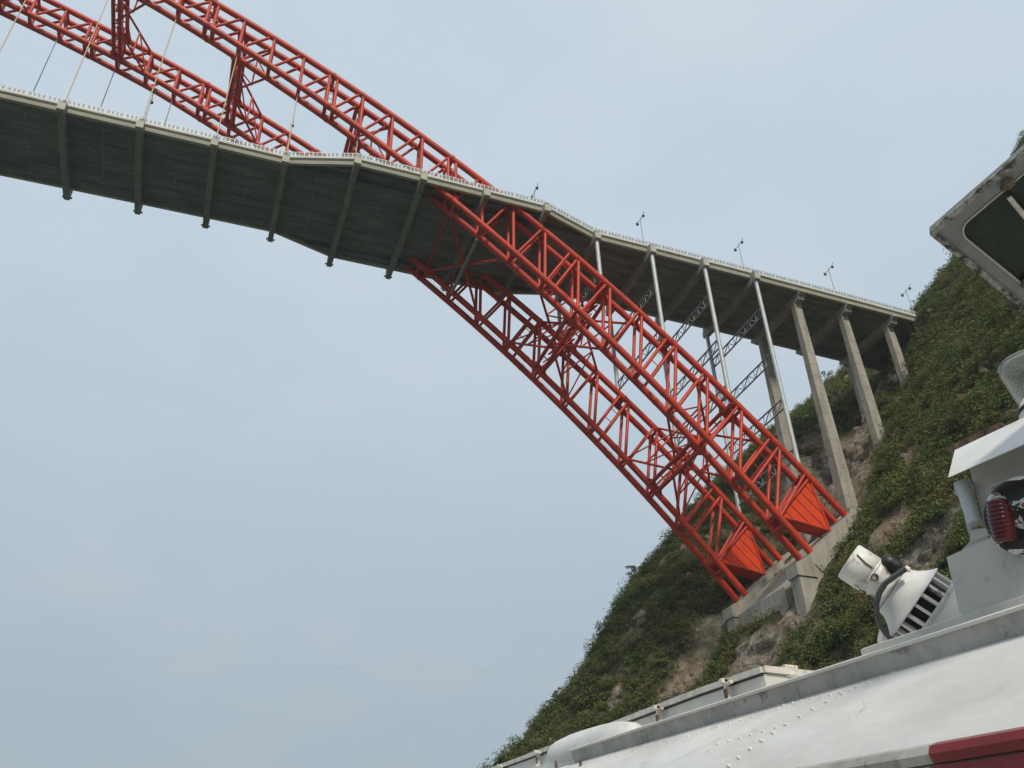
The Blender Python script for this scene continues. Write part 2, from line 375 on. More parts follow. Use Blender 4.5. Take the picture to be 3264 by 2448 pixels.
YI = YR-HW        # the inner faces of both ribs
def cross_brace(xu, xl, armsu, armsl, name='cross_brace', lab=None):
    br = link(name, None, bridge, label=lab)
    for fz, x, nm in ((zu, xu, 'u'), (zl, xl, 'l')):
        for dx in (-0.65, 0.65):
            z = fz(x+dx)
            MB().tube((x+dx, -YI, z), (x+dx, YI, z), 0.40, 12).build('brace_tube', 'red', br)
    NB = 6
    for kb_ in range(NB):
        y0 = -YI+2*YI*kb_/NB; y1 = y0+2*YI/NB; flip = kb_ % 2 == 0
        pa, pb = ((xl, y0, zl(xl)), (xu, y1, zu(xu)))
        if not flip: pa, pb = ((xl, y1, zl(xl)), (xu, y0, zu(xu)))
        MB().tube(pa, pb, 0.2, 8).build('lacing', 'red', br)
        MB().tube((xl, y1 if kb_ < NB-1 else y0+0.01, zl(xl)), (xu, y1 if kb_ < NB-1 else y0+0.01, zu(xu)), 0.15, 8).build('lacing', 'red', br)
    for y in (-4.2, 0, 4.2):
        for fz, x in ((zu, xu), (zl, xl)): MB().tube((x-0.65, y, fz(x-0.65)), (x+0.65, y, fz(x+0.65)), 0.14, 8).build('lacing', 'red', br)
    for fz, x, arms in ((zu, xu, armsu), (zl, xl, armsl)):
        for xa in arms:
            for s in (-1, 1):
                MB().tube((x, s*0.7, fz(x)), (xa, s*YI, fz(xa)), 0.24, 10).build('brace_arm', 'red', br)
    # verticals between the arms half way
    for xau, xal in zip(armsu, armsl):
        for s in (-1, 1):
            mu = Vector((xu, 0, zu(xu))).lerp(Vector((xau, s*YI, zu(xau))), 0.55); ml = Vector((xl, 0, zl(xl))).lerp(Vector((xal, s*YI, zl(xal))), 0.55)
            MB().tube(mu, ml, 0.17, 8).build('lacing', 'red', br)
            MB().tube(mu, (xal, s*YI, zl(xal)), 0.15, 8).build('lacing', 'red', br); MB().tube(ml, (xu, 0, zu(xu)), 0.15, 8).build('lacing', 'red', br)
    # flared gussets at the ribs
    for fz, x in ((zu, xu), (zl, xl)):
        for s in (-1, 1):
            sl = (fz(x+2)-fz(x-2))/4
            pts = [(x-1.6, s*(YI-0.3), fz(x)-1.6*sl), (x+1.6, s*(YI-0.3), fz(x)+1.6*sl), (x+0.9, s*(YI-1.6), fz(x)+0.9*sl), (x-0.9, s*(YI-1.6), fz(x)-0.9*sl)]
            MB().prism(pts, (0, 0, 0.08)).build('gusset', 'red', br)
    return br
for x in (-48, -24, 0, 24, 48):
    cross_brace(x, x, (x+6,), (x+6,))
cross_brace(97, 90, (91, 103), (83.9, 95.8), lab='star shaped brace below the deck')
cross_brace(120.2, 112.4, (114.4, 125.2), (107.2, 117.4), lab='star shaped brace near the arch foot')
xb = link('lattice_brace', None, bridge)
for s in (-1, 1):
    MB().tube((66.8, s*YI, zl(66.8)), (72, 0, zl(72)-0.1*s), 0.26, 10).build('brace_arm', 'red', xb)
    MB().tube((77.4, s*YI, zl(77.4)), (72, 0, zl(72)-0.1*s), 0.26, 10).build('brace_arm', 'red', xb)
    if s > 0: MB().tube((66.8, s*YI, zl(66.8)+0.3), (66.3, -YI+0.4, zl(66)-0.3), 0.22, 10).build('brace_arm', 'red', xb)
MB().tube((72, -YI, zl(72)-0.9), (72, YI, zl(72)-0.4), 0.33, 12).build('grey_tie', 'grey_steel', xb)
MB().tube((73.2, -YI, zl(72)+2.2), (73.2, YI, zl(72)+2.2), 0.16, 8).build('grey_tie', 'grey_steel', xb)
for k in range(8):
    y = -YI+2*YI*k/8; y2 = -YI+2*YI*(k+1)/8
    MB().tube((72, y, zl(72)-0.6), (73.2, y2, zl(72)+2.2), 0.1, 6).build('grey_lacing', 'grey_steel', xb)

# ---- deck
def ye(x):            # half width of the deck at the parapet
    return 9.10+3.6*max(0.0, min(1.0, (x-36)/12.0, (96-x)/12.0))
XB = [12*i for i in range(-6, 17)]       # cross beam stations; the deck ends on the hillside
XE = 198
BR = sorted(set(XB+[XE]))
def strip(z0, z1, y_in, y_out, a, bx):   # a box between stations that follows the parapet line (near or far side given by sign of y)
    v = []
    for x in (a, bx):
        for yf in (y_in, y_out):
            for z in (z0, z1): v.append((x, yf(x), z+0.7+zd(x)))
    return v, [(0, 1, 3, 2), (4, 6, 7, 5), (0, 4, 5, 1), (2, 3, 7, 6), (0, 2, 6, 4), (1, 5, 7, 3)]
deck = MB()
xs = sorted(set(BR+[36, 48, 84, 96]))
for a, c in zip(xs[:-1], xs[1:]):
    deck.add(*strip(1.62, 1.98, lambda x: -ye(x)+0.42, lambda x: ye(x)-0.42, a, c))
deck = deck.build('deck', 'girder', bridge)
for a, c in zip(xs[:-1], xs[1:]):
    MB().add(*strip(1.985, 2.03, lambda x: -7.0, lambda x: 7.0, a, c)).build('road_surface', 'asphalt', deck)
for s in (-1, 1):
    for a, c in zip(xs[:-1], xs[1:]):
        g = 0.0
        MB().add(*strip(0.66, 1.50, lambda x: s*(ye(x)-0.55), lambda x: s*(ye(x)-0.06), a, c)).build('edge_girder', 'conc_deck', deck)
        rb = MB()
        for z in (0.70, 0.92, 1.14, 1.36): rb.add(*strip(z, z+0.13, lambda x: s*(ye(x)-0.06), lambda x: s*(ye(x)+0.0), a+0.02, c-0.02))
        rb.build('girder_rib', 'conc_deck', deck, kind='stuff')
        MB().add(*strip(1.985, 2.42, lambda x: s*(ye(x)-0.5), lambda x: s*(ye(x)+0.20), a, c)).build('kerb_beam', 'kerb', deck)
# longitudinal girders below the slab, one per bay and line
def girder_mesh(L):
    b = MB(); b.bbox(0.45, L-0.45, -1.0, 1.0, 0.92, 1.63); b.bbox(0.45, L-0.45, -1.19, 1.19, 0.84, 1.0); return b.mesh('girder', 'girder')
gm = girder_mesh(12)
dm = MB().bbox(-0.05, 0.05, -1.0, 1.0, 0.76, 0.9).mesh('diaphragm', 'pale_conc')
for x in [b_ for b_ in XB if b_ < 190]:
    sl = math.atan(zd(x+12)-zd(x))*0
    for k in range(7):
        o = link('girder', gm, deck, (x, -7.5+2.5*k, 0.7+zd(x)+random.uniform(-0.10, 0.04))); o.rotation_euler.y = -math.atan2(zd(x+12)-zd(x), 12)
        if k < 6: link('diaphragm', dm, deck, (x+6, -6.25+2.5*k, 0.7+zd(x+6)))
    if 36 <= x < 96:
        for s in (-1, 1):
            if x in (36, 84):
                xa, xc = (x+6, x+12) if x == 36 else (x, x+6)
            else: xa, xc = x, x+12
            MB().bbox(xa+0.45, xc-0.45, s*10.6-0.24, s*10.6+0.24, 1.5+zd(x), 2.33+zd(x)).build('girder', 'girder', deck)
# cross beams
for x in XB:
    if x > 132: continue
    hl = 10.375+3.6*max(0.0, min(1.0, (x-36)/12.0, (96-x)/12.0)); z = zd(x)
    b = MB(); n = 14
    vs = []
    for i in range(n+1):
        y = -hl+2*hl*i/n; zb = z-0.42*(1-(y/hl)**2)
        vs += [(x-0.5, y, zb), (x+0.5, y, zb), (x+0.5, y, z+2.35), (x-0.5, y, z+2.35)]
    fs = [(4*i+k, 4*i+(k+1) % 4, 4*i+4+(k+1) % 4, 4*i+4+k) for i in range(n) for k in range(4)]+[(0, 1, 2, 3), (4*n+3, 4*n+2, 4*n+1, 4*n)]
    b.add(vs, fs)
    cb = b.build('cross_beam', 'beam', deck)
    for s in (-1, 1):
        if s > 0 and x < 96:
            MB().bbox(x-0.82, x+0.82, hl-0.35, hl-0.1, z+0.35, z+0.6).build('beam_bracket', 'girder', deck); continue
        e = MB(); e.bbox(x-0.6, x+0.6, s*hl-0.45, s*hl+0.30, z-0.02, z+1.55)
        e.tube((x, s*hl+0.30*s, z+0.8), (x, s*hl+0.42*s, z+0.8), 0.16, 12)
        e.build('beam_end', 'conc_deck', deck)
# railing: one object per 3 m panel
def rail_panel(L):
    b = MB()
    b.bbox(-0.07, 0.07, -0.08, 0.08, 0, 1.32)
    b.bbox(0.07, L-0.07, -0.05, 0.05, 1.12, 1.24); b.bbox(0.07, L-0.07, -0.04, 0.04, 0.06, 0.27)
    for k in range(1, 4):
        xx = 0.15+(L-0.3)/4*k; b.bbox(xx-0.06, xx+0.06, -0.04, 0.04, 0.27, 1.12)
    return b.mesh('railing_panel', 'rail')
def ring_mesh(L):
    b = MB(); n = 12; w = (L-0.3)/4
    for k in range(4):
        cx = 0.15+w*(k+0.5)
        for r0, r1 in ((0.15, 0.24),):
            vs = []
            for i in range(n):
                t = 2*math.pi*i/n
                for r in (r0, r1):
                    for y in (-0.03, 0.03): vs.append((cx+r*math.cos(t), y, 0.66+1.05*r*math.sin(t)))
            fs = []
            for i in range(n):
                j = (i+1) % n
                fs += [(4*i, 4*j, 4*j+1, 4*i+1), (4*i+2, 4*i+3, 4*j+3, 4*j+2), (4*i, 4*i+2, 4*j+2, 4*j), (4*i+1, 4*j+1, 4*j+3, 4*i+3)]
            b.add(vs, fs)
        b.bbox(cx-0.22, cx+0.22, -0.025, 0.025, 0.62, 0.70)
    return b.mesh('ornament', 'rail_ring')
pm = {}
for s in (-1, 1):
    for a, c in zip(xs[:-1], xs[1:]):
        if a >= 180: continue
        ya, yc = s*(ye(a)-0.02), s*(ye(c)-0.02); P0 = Vector((a, ya, 3.12+zd(a))); P1 = Vector((c, yc, 3.12+zd(c)))
        L = (P1-P0).length/4; key = round(L, 2)
        if key not in pm: pm[key] = (rail_panel(L), ring_mesh(L))
        d = P1-P0; rz = math.atan2(d.y, d.x); ry = -math.atan2(d.z, math.hypot(d.x, d.y))
        for k in range(4):
            o = link('railing_panel', pm[key][0], deck, P0+d*(k/4)); o.rotation_euler = (0, ry, rz)
            o = link('railing_ornament', pm[key][1], deck, P0+d*(k/4)); o.rotation_euler = (0, ry, rz)

# ---- hangers
for s in (-1, 1):
    for x in range(-60, 49, 12):
        h = MB().tube((x, s*YR, zl(x)-0.2), (x, s*YR, zd(x)+2.6), 0.10, 8).build('hanger', 'hanger', bridge)
        MB().tube((x, s*YR, zd(x)+1.5), (x, s*YR, zd(x)+3.0), 0.2, 10).build('anchor_sleeve', 'dark', h)
        if s > 0: h.data.materials[0] = M['grey_steel']

# ---- steel columns with lattice ties
for x, zs in ((96, (-6.2,)), (108, (-6.1, -17.4)), (120, (-6.0, -17.4, -28.0)), (132, (-6.3, -17.7, -28.6, -39.5))):
    for s in (-1, 1):
        c = MB().tube((x, s*YR, zu(x)-0.6), (x, s*YR, zd(x)+0.02), 0.42, 18).build('column', 'steel', bridge)
        MB().tube((x, s*YR, zu(x)+0.2), (x, s*YR, zu(x)+0.7), 0.62, 14).build('base_collar', 'red', c)
        MB().bbox(x-0.9, x+0.9, s*YR-0.9-HW/2, s*YR+0.9+HW/2, zu(x)-0.3, zu(x)+0.12).build('base_saddle', 'red', c)
    for z in zs:
        if z-2 < zu(x)+0.5: continue
        t = link('lattice_tie', None, bridge)
        for dz in (0, -2.05):
            MB().tube((x, -YR+0.3, z+dz), (x, YR-0.3, z+dz), 0.17, 8).build('tie_chord', 'grey_steel', t)
        n = 9
        for k in range(n):
            y0 = -YR+0.4+(2*YR-0.8)*k/n; y1 = -YR+0.4+(2*YR-0.8)*(k+1)/n
            MB().tube((x, y0, z-2.05 if k % 2 else z), (x, y1, z if k % 2 else z-2.05), 0.11, 6).build('tie_lacing', 'grey_steel', t)
            if k: MB().tube((x, y0, z), (x, y0, z-2.05), 0.08, 6).build('tie_lacing', 'grey_steel', t)

# ---- concrete piers
def pier(x, s, zb):
    z1 = zd(x)-1.4; b = MB(); rings = []
    z = z1; k = 0
    prof = [(z1, 1.0)]
    while z > zb:
        z -= 3.0; g = 1.0+0.012*(z1-z)
        prof += [(z+0.05, g), (z+0.035, g-0.05), (z-0.035, g-0.05), (z-0.05, g)]
    for zz, w in prof:
        rings += [(x-0.85*w, s*6.4-0.62*w, zz), (x+0.85*w, s*6.4-0.62*w, zz), (x+0.85*w, s*6.4+0.62*w, zz), (x-0.85*w, s*6.4+0.62*w, zz)]
    n = len(prof)
    b.add(rings, [(4*i+k, 4*i+(k+1) % 4, 4*i+4+(k+1) % 4, 4*i+4+k) for i in range(n-1) for k in range(4)]+[(0, 1, 2, 3), (4*n-1, 4*n-2, 4*n-3, 4*n-4)])
    return b.build('pier', 'conc', bridge)
for x, zb in ((144, -64), (156, -42), (168, -28)):
    for s in (-1, 1): pier(x, s, zb)
    z = zd(x)
    pr = [(-9.3, 0.75), (-9.6, 0.15), (-9.25, 0.05), (-9.2, -0.2), (-8.7, -0.3), (-8.45, -1.05), (8.45, -1.05), (8.7, -0.3), (9.2, -0.2), (9.25, 0.05), (9.6, 0.15), (9.3, 0.75)]
    MB().prism([(x-0.75, y, z+q+0.68) for y, q in pr], (1.5, 0, 0)).build('pier_cap', 'conc', bridge)
    for s in (-1, 1): MB().bbox(x-0.83, x+0.83, s*6.4-0.66, s*6.4+0.66, z-1.45, z-0.3).build('pier_head', 'conc', bridge)

# ---- springing blocks
d = Vector((0.70, 0, -0.715)).normalized(); F0 = Vector((127.2, 0, -62.4)); F1 = Vector((140.2, 0, -51.0))
for s in (-1, 1):
    y0 = s*YR-2.75; y1 = s*YR+2.75
    pts = [F0, F1, F1+d*3.2, F0+d*3.2]
    MB().prism([(p.x, y0, p.z) for p in pts], (0, y1-y0, 0)).build('springing_block', 'conc', bridge)
    pts = [F1+d*3.0+Vector((-3, 0, -2.6)), F0+d*3.0, F0+d*9, F1+d*9]
    MB().prism([(p.x, y0+0.3, p.z) for p in pts], (0, y1-y0-0.6, 0)).build('block_footing', 'conc', bridge)
    MB().prism([(124.7, y0+0.2, -63.9), (127.2, y0+0.2, -62.45), (129.8, y0+0.2, -64.9), (129.8, y0+0.2, -80), (125.0, y0+0.2, -80)], (0, 2.4, 0)).build('block_pillar', 'conc', bridge)
    MB().prism([(124.4, y0-0.05, -63.8), (127.15, y0-0.05, -62.3), (128.2, y0-0.05, -63.3), (128.2, y0-0.05, -65.8), (124.4, y0-0.05, -65.8)], (0, 2.8, 0)).build('pillar_cap', 'conc', bridge)
pts = [Vector((125.6, 0, -65.5)), F0+d*1.0+Vector((0.4, 0, 0.35)), F1+d*1.0, F1+d*8, F0+d*10, Vector((125.6, 0, -80))]
MB().prism([(p.x, -7.05, p.z) for p in pts], (0, 14.1, 0)).build('link_wall', 'conc', bridge)

# ------------------------------------------------------------------ overhead line beyond the bridge
MB().path([(-420+40*k, 150, -40.7+0.047*(40*k-420)+0.00012*(40*k-450)**2) for k in range(20)], 0.011, 5).build('power_line', 'dark', label='thin overhead power line crossing the sky low beyond the bridge', cat='power line')

# ------------------------------------------------------------------ street lamps on the deck
def lamp_parts():
    pole = MB().tube((0, 0, 0), (0, 0, 9.1), 0.09, 8, r2=0.06); pole.tube((0, 0, 0), (0, 0, 0.5), 0.16, 8)
    arm = MB().path([(0, -1.75, 9.25), (0, -1.1, 8.7), (0, 0, 8.25), (0, 1.1, 8.5), (0, 1.75, 8.85)], 0.06, 6)
    pr = [(-0.30, 0.02), (-0.24, 0.20), (0, 0.33), (0.14, 0.31), (0.28, 0.08), (0.36, 0.05)]
    g1 = MB().lathe((0, -1.2, 8.3), (0, 0, 1), pr, 12); g2 = MB().lathe((0, 1.2, 8.1), (0, 0, 1), pr, 12)
    return [('pole', pole.mesh('pole', 'grey_steel')), ('arm', arm.mesh('arm', 'grey_steel')), ('lamp_globe', g1.mesh('lamp_globe', 'lamp_glass')), ('lamp_globe', g2.mesh('lamp_globe', 'lamp_glass'))]
LP = lamp_parts()
LAB = {-36: 'double globe street lamp hidden above the deck behind the hangers', -12: 'double globe street lamp on the deck left of the hangers', 12: 'double globe street lamp behind the parapet between two yellow hangers', 36: 'double globe street lamp in front of the far red arch rib',
       60: 'street lamp top rising beside the near arch rib where it meets the deck', 84: 'street lamp top above the parapet bend after the arch rib', 108: 'double globe street lamp between the two shortest silver steel columns',
       132: 'double globe street lamp over the last silver steel column', 156: 'double globe street lamp over the middle concrete pier', 180: 'double globe street lamp where the deck runs into the hillside'}
for x in (12, 36, 60, 84, 107.5, 131, 154, 175):
    key = min(LAB, key=lambda k: abs(k-x))
    t = thing('street_lamp', LAB[key], 'street lamp', (x, -8.3, 2.7+zd(x)), 'street lamps along the bridge deck')
    t.rotation_euler.z = math.radians(4)
    for nme, me in LP: link(nme, me, t)

# ------------------------------------------------------------------ ship in the foreground
M['white'] = mat('white_ship_paint', (0.72, 0.71, 0.675), 0.42, var=(0.55, 0.535, 0.50), vscale=2.2, detail=12, lo=0.42, hi=0.70, bump=0.005, bscale=9, stretch=(1, 0.45, 1))
def add_chips(m, scale, lo, hi, color, fac, stretch=(1, 1, 1)):
    n = m.node_tree.nodes; l = m.node_tree.links; b = n['Principled BSDF']; src = b.inputs['Base Color'].links[0].from_socket
    g = n.new('ShaderNodeNewGeometry'); mp_ = n.new('ShaderNodeMapping'); mp_.inputs['Scale'].default_value = stretch; l.new(g.outputs['Position'], mp_.inputs['Vector'])
    t = n.new('ShaderNodeTexNoise'); t.inputs['Scale'].default_value = scale; t.inputs['Detail'].default_value = 12; t.inputs['Roughness'].default_value = 0.72; l.new(mp_.outputs['Vector'], t.inputs['Vector'])
    r = n.new('ShaderNodeMapRange'); r.inputs['From Min'].default_value = lo; r.inputs['From Max'].default_value = hi; r.inputs['To Max'].default_value = fac; l.new(t.outputs['Fac'], r.inputs['Value'])
    x = n.new('ShaderNodeMixRGB'); x.inputs['Color2'].default_value = (*color, 1); l.new(r.outputs['Result'], x.inputs['Fac']); l.new(src, x.inputs['Color1']); l.new(x.outputs['Color'], b.inputs['Base Color'])
add_chips(M['white'], 5.0, 0.60, 0.72, (0.20, 0.15, 0.11), 0.55)
add_chips(M['white'], 1.3, 0.52, 0.72, (0.46, 0.34, 0.30), 0.35, (1, 0.3, 1))
M['grey'] = mat('grey_ship_paint', (0.46, 0.445, 0.405), 0.6, var=(0.27, 0.265, 0.245), vscale=5, detail=9, bump=0.006, bscale=25)
M['grey2'] = mat('pale_grey_ship_paint', (0.53, 0.515, 0.465), 0.55, var=(0.41, 0.40, 0.365), vscale=3, detail=9, bump=0.004, bscale=12)
M['locker'] = mat('locker_paint', (0.60, 0.585, 0.53), 0.5, var=(0.50, 0.485, 0.44), vscale=3, bump=0.003, bscale=9)
M['maroon'] = mat('dark_red_paint', (0.20, 0.008, 0.014), 0.4, var=(0.14, 0.006, 0.01), vscale=4, bump=0.004, bscale=30)
add_chips(M['grey'], 9.0, 0.56, 0.66, (0.09, 0.08, 0.07), 0.7)
add_chips(M['grey2'], 6.0, 0.60, 0.70, (0.16, 0.13, 0.10), 0.5)
add_chips(M['maroon'], 12.0, 0.62, 0.70, (0.45, 0.38, 0.36), 0.5)
M['rust'] = mat('rust', (0.045, 0.030, 0.020), 0.9, var=(0.20, 0.145, 0.10), vscale=14, bump=0.01, bscale=40)
M['cream'] = mat('cream_paint', (0.62, 0.58, 0.52), 0.5, var=(0.30, 0.22, 0.16), vscale=12, lo=0.5, hi=0.75)
M['frame_grey'] = mat('frame_grey_paint', (0.25, 0.265, 0.25), 0.6, var=(0.18, 0.19, 0.175), vscale=6, detail=9)
M['weathered'] = mat('weathered_grey_paint', (0.33, 0.325, 0.30), 0.7, var=(0.05, 0.042, 0.035), vscale=26, detail=10, lo=0.44, hi=0.60, bump=0.01, bscale=30)
M['black'] = mat('black_rubber', (0.012, 0.012, 0.014), 0.45)
M['chipped'] = mat('chipped_white_paint', (0.70, 0.68, 0.63), 0.45, var=(0.16, 0.13, 0.10), vscale=11, detail=10, lo=0.54, hi=0.68, bump=0.004, bscale=14)
def peeling():
    m = mat('peeling_paint', (0.01, 0.01, 0.012), 0.6); n = m.node_tree.nodes; l = m.node_tree.links
    g = n.new('ShaderNodeNewGeometry'); t = n.new('ShaderNodeTexNoise'); t.inputs['Scale'].default_value = 11; t.inputs['Detail'].default_value = 8; t.inputs['Distortion'].default_value = 0.5
    l.new(g.outputs['Position'], t.inputs['Vector']); c = n.new('ShaderNodeValToRGB'); c.color_ramp.interpolation = 'CONSTANT'; e = c.color_ramp.elements
    e[0].position = 0; e[0].color = (0.34, 0.05, 0.03, 1); e[1].position = 0.37; e[1].color = (0.55, 0.55, 0.52, 1); x = e.new(0.42); x.color = (0.012, 0.012, 0.014, 1); x = e.new(0.58); x.color = (0.6, 0.6, 0.57, 1)
    l.new(t.outputs['Fac'], c.inputs['Fac']); l.new(c.outputs['Color'], n['Principled BSDF'].inputs['Base Color']); return m
M['peel'] = peeling()
def glass(name, color, rough, trans=1.0):
    m = bpy.data.materials.new(name); m.use_nodes = True; b = m.node_tree.nodes['Principled BSDF']
    b.inputs['Base Color'].default_value = (*color, 1); b.inputs['Roughness'].default_value = rough; b.inputs['Transmission Weight'].default_value = trans; b.inputs['IOR'].default_value = 1.45
    return m
def thin_glass():
    m = bpy.data.materials.new('clear_glass'); m.use_nodes = True; n = m.node_tree.nodes; l = m.node_tree.links
    tr = n.new('ShaderNodeBsdfTransparent'); tr.inputs['Color'].default_value = (0.95, 0.96, 0.95, 1); gl_ = n['Principled BSDF']; gl_.inputs['Base Color'].default_value = (0.5, 0.5, 0.48, 1); gl_.inputs['Roughness'].default_value = 0.08
    lw = n.new('ShaderNodeLayerWeight'); lw.inputs['Blend'].default_value = 0.35; ma = n.new('ShaderNodeMath'); ma.operation = 'MULTIPLY_ADD'; ma.inputs[1].default_value = 0.5; ma.inputs[2].default_value = 0.05
    l.new(lw.outputs['Facing'], ma.inputs[0]); mx_ = n.new('ShaderNodeMixShader'); l.new(ma.outputs[0], mx_.inputs[0]); l.new(tr.outputs[0], mx_.inputs[1]); l.new(gl_.outputs[0], mx_.inputs[2]); l.new(mx_.outputs[0], n['Material Output'].inputs['Surface']); return m
M['clear_glass'] = thin_glass()
M['red_glass'] = glass('red_glass', (0.075, 0.002, 0.004), 0.08, 0.12)
M['tint'] = mat('tinted_pane', (0.022, 0.032, 0.024), 0.3, var=(0.05, 0.06, 0.046), vscale=9, spec=0.25, lo=0.5, hi=0.8)

def ray(px, py):
    return _r*((px-PW/2)/FPX) + _u*(-(py-PH/2)/FPX) + _f
def at(px, py, dx):                      # the point at dx metres to starboard of the viewer's place on the side deck
    v = ray(px, py); return CAM + v*(dx/v.x)
def at_depth(px, py, dep): return CAM + ray(px, py)*dep
def at_y(px, py, dy): v = ray(px, py); return CAM + v*(dy/v.y)

ship = thing('river_ship', 'white painted river ship with searchlight, lockers and red side lamp', 'ship', (CAM.x+4, CAM.y, WATER))
bpy.context.view_layer.update()
def sb(b, name, m, parent=None, **k):
    # geometry is written in world coordinates: shift to the parent's frame
    o = b.build(name, m, parent or ship, **k)
    o.matrix_parent_inverse = Matrix.Translation(-Vector(ship.location)); return o
def spart(name, label=None):
    o = link(name, None, ship, label=label); o.matrix_parent_inverse = Matrix.Translation(-Vector(ship.location)); return o
def sub(b, name, m, parent, **k):
    o = b.build(name, m, parent, **k); return o

SL = 0.0915
def G(x, y, z):                           # x to starboard, y forward, z above the roof edge line (which rises forward)
    return CAM + Vector((x, y, 1.178+SL*(y-2.432)+z))
def sweep(prof, y0, y1, n=12, closed=True, smooth=False):
    b = MB(); k = len(prof); vs = []
    for i in range(n+1):
        y = y0+(y1-y0)*i/n; vs += [G(x, y, z) for x, z in prof]
    fs = [(i*k+j, i*k+(j+1) % k, (i+1)*k+(j+1) % k, (i+1)*k+j) for i in range(n) for j in range(k if closed else k-1)]
    b.add(vs, fs, smooth)
    if closed: b.add(vs, [tuple(range(k)), tuple(range(n*k+k-1, n*k-1, -1))])
    return b
Y0, Y1 = -1.5, 13.0
out = []
for i in range(13):                        # gently rounded side plate
    t = i/12; out.append((2.985-0.385*t-0.035*math.sin(math.pi*t)+0.0, -0.085-0.411*t+0.03*math.sin(math.pi*t)))
inn = [(x+0.05, z-0.05) for x, z in reversed(out)]
plate = sb(sweep(out+inn, Y0, Y1, 40, smooth=False), 'side_plate', 'white', label='white rounded side plate with rows of rivets')
def pl(t, y, h=0.0):                       # a point on the side plate
    x = 2.985-0.385*t-0.035*math.sin(math.pi*t); z = -0.085-0.411*t+0.03*math.sin(math.pi*t)
    return G(x-0.7*h, y, z+0.7*h)
gut = sb(sweep([(2.955, 0.0), (2.99, -0.098), (3.05, -0.098), (3.05, 0.0)], Y0, 6.75, 30), 'roof_gutter', 'grey', label='grey roof edge gutter')
sb(sweep([(2.950, 0.014), (2.942, 0.007), (2.95, -0.004), (3.05, -0.004), (3.05, 0.014)], Y0, 6.75, 30), 'gutter_lip', 'white')
sb(sweep([(3.08, -0.05), (3.08, 0.085), (3.10, 0.095), (3.16, 0.095), (3.16, -0.05)], Y0, 3.45, 12), 'coaming_strip', 'grey2')
sb(sweep([(3.05, -0.06), (3.05, -0.004), (7.0, 0.1), (7.0, 0.0)], Y0, Y1, 12), 'cabin_roof', 'white')
# lower lip, red and white boards
rs = at(2984, 2394, 2.6).y-CAM.y
for nm, m, a, c in (('lip', 'grey', rs, Y1), ('lip', 'maroon', Y0, rs)):
    sb(sweep([(2.615, -0.47), (2.575, -0.485), (2.56, -0.515), (2.575, -0.545), (2.62, -0.545)], a, c, 14), nm, m)
for nm, m, a, c in (('name_board', 'white', rs+0.03, Y1), ('name_board', 'maroon', Y0, rs+0.03)):
    sb(sweep([(2.575, -0.555), (2.565, -0.80), (2.62, -0.80), (2.62, -0.555)], a, c, 8), nm, m)
for k in range(5):
    y = 0.6+0.28*k
    sb(MB().lathe(G(2.57, y, -0.66), (-1, 0, 0), [(0, 0.022), (0.008, 0.02), (0.014, 0.010), (0.015, 0.0)], 12), 'bolt_head', 'maroon')
sb(sweep([(2.60, -0.82), (2.60, -2.2), (2.66, -2.2), (2.66, -0.82)], Y0, Y1, 6), 'cabin_wall', 'white')
# side deck and hull
dk = MB().bbox(CAM.x-1.2, CAM.x+9.2, CAM.y-20, CAM.y+14, CAM.z-1.78, CAM.z-1.66); sb(dk, 'side_deck', 'grey2')
hl_ = MB(); hx0, hx1 = CAM.x-1.2, CAM.x+9.2; hy0, hy1 = CAM.y-20, CAM.y+14
hl_.add([(hx0+0.4, hy0, WATER-1), (hx1-0.4, hy0, WATER-1), (hx1-0.4, hy1, WATER-1), (hx0+0.4, hy1, WATER-1), ((hx0+hx1)/2, hy1+8, WATER-1),
         (hx0, hy0, CAM.z-1.8), (hx1, hy0, CAM.z-1.8), (hx1, hy1, CAM.z-1.8), (hx0, hy1, CAM.z-1.8), ((hx0+hx1)/2, hy1+10, CAM.z-1.8)],
        [(0, 1, 2, 4, 3), (9, 7, 6, 5, 8), (0, 5, 6, 1), (1, 6, 7, 2), (2, 7, 9, 4), (4, 9, 8, 3), (3, 8, 5, 0)])
sb(hl_, 'hull', 'white')
# rivets on the plate
rv = MB().lathe((0, 0, 0), (0, 0, 1), [(-0.002, 0.0085), (0.002, 0.0085), (0.005, 0.006), (0.0065, 0.0)], 10).mesh('rivet', 'white')
def solve_plate(px, py):
    best = None; v = ray(px, py)
    for i in range(400):
        t = i/399; x = 2.985-0.385*t-0.035*math.sin(math.pi*t); p = v*(x/v.x)
        zz = 1.178+SL*(p.y-2.432)-0.085-0.411*t+0.03*math.sin(math.pi*t); e = abs(zz-p.z)
        if best is None or e < best[0]: best = (e, t, p.y)
    return best[1], best[2]
def rivet_row(px0, px1, n, double=0):
    t0, y0 = solve_plate(*px0); t1, y1 = solve_plate(*px1)
    for i in range(n):
        f = i/(n-1); t = t0+(t1-t0)*f; y = y0+(y1-y0)*f
        for dbl in ((0, 0.028) if double else (0,)):
            o = link('rivet', rv, ship, pl(t+dbl*0.5+random.uniform(-.004, .004), y-dbl*0.6+random.uniform(-.004, .004), 0.001)); o.matrix_parent_inverse = Matrix.Translation(-Vector(ship.location))
            o.rotation_euler = Vector((-0.73, 0, 0.68)).to_track_quat('Z', 'Y').to_euler()
rivet_row((2320, 2440), (2730, 2190), 11, 1)
rivet_row((2730, 2190), (2850, 2146), 4)
rivet_row((2290, 2372), (2470, 2320), 6)
rivet_row((2500, 2248), (2714, 2200), 8)
rivet_row((1950, 2420), (2480, 2262), 18)
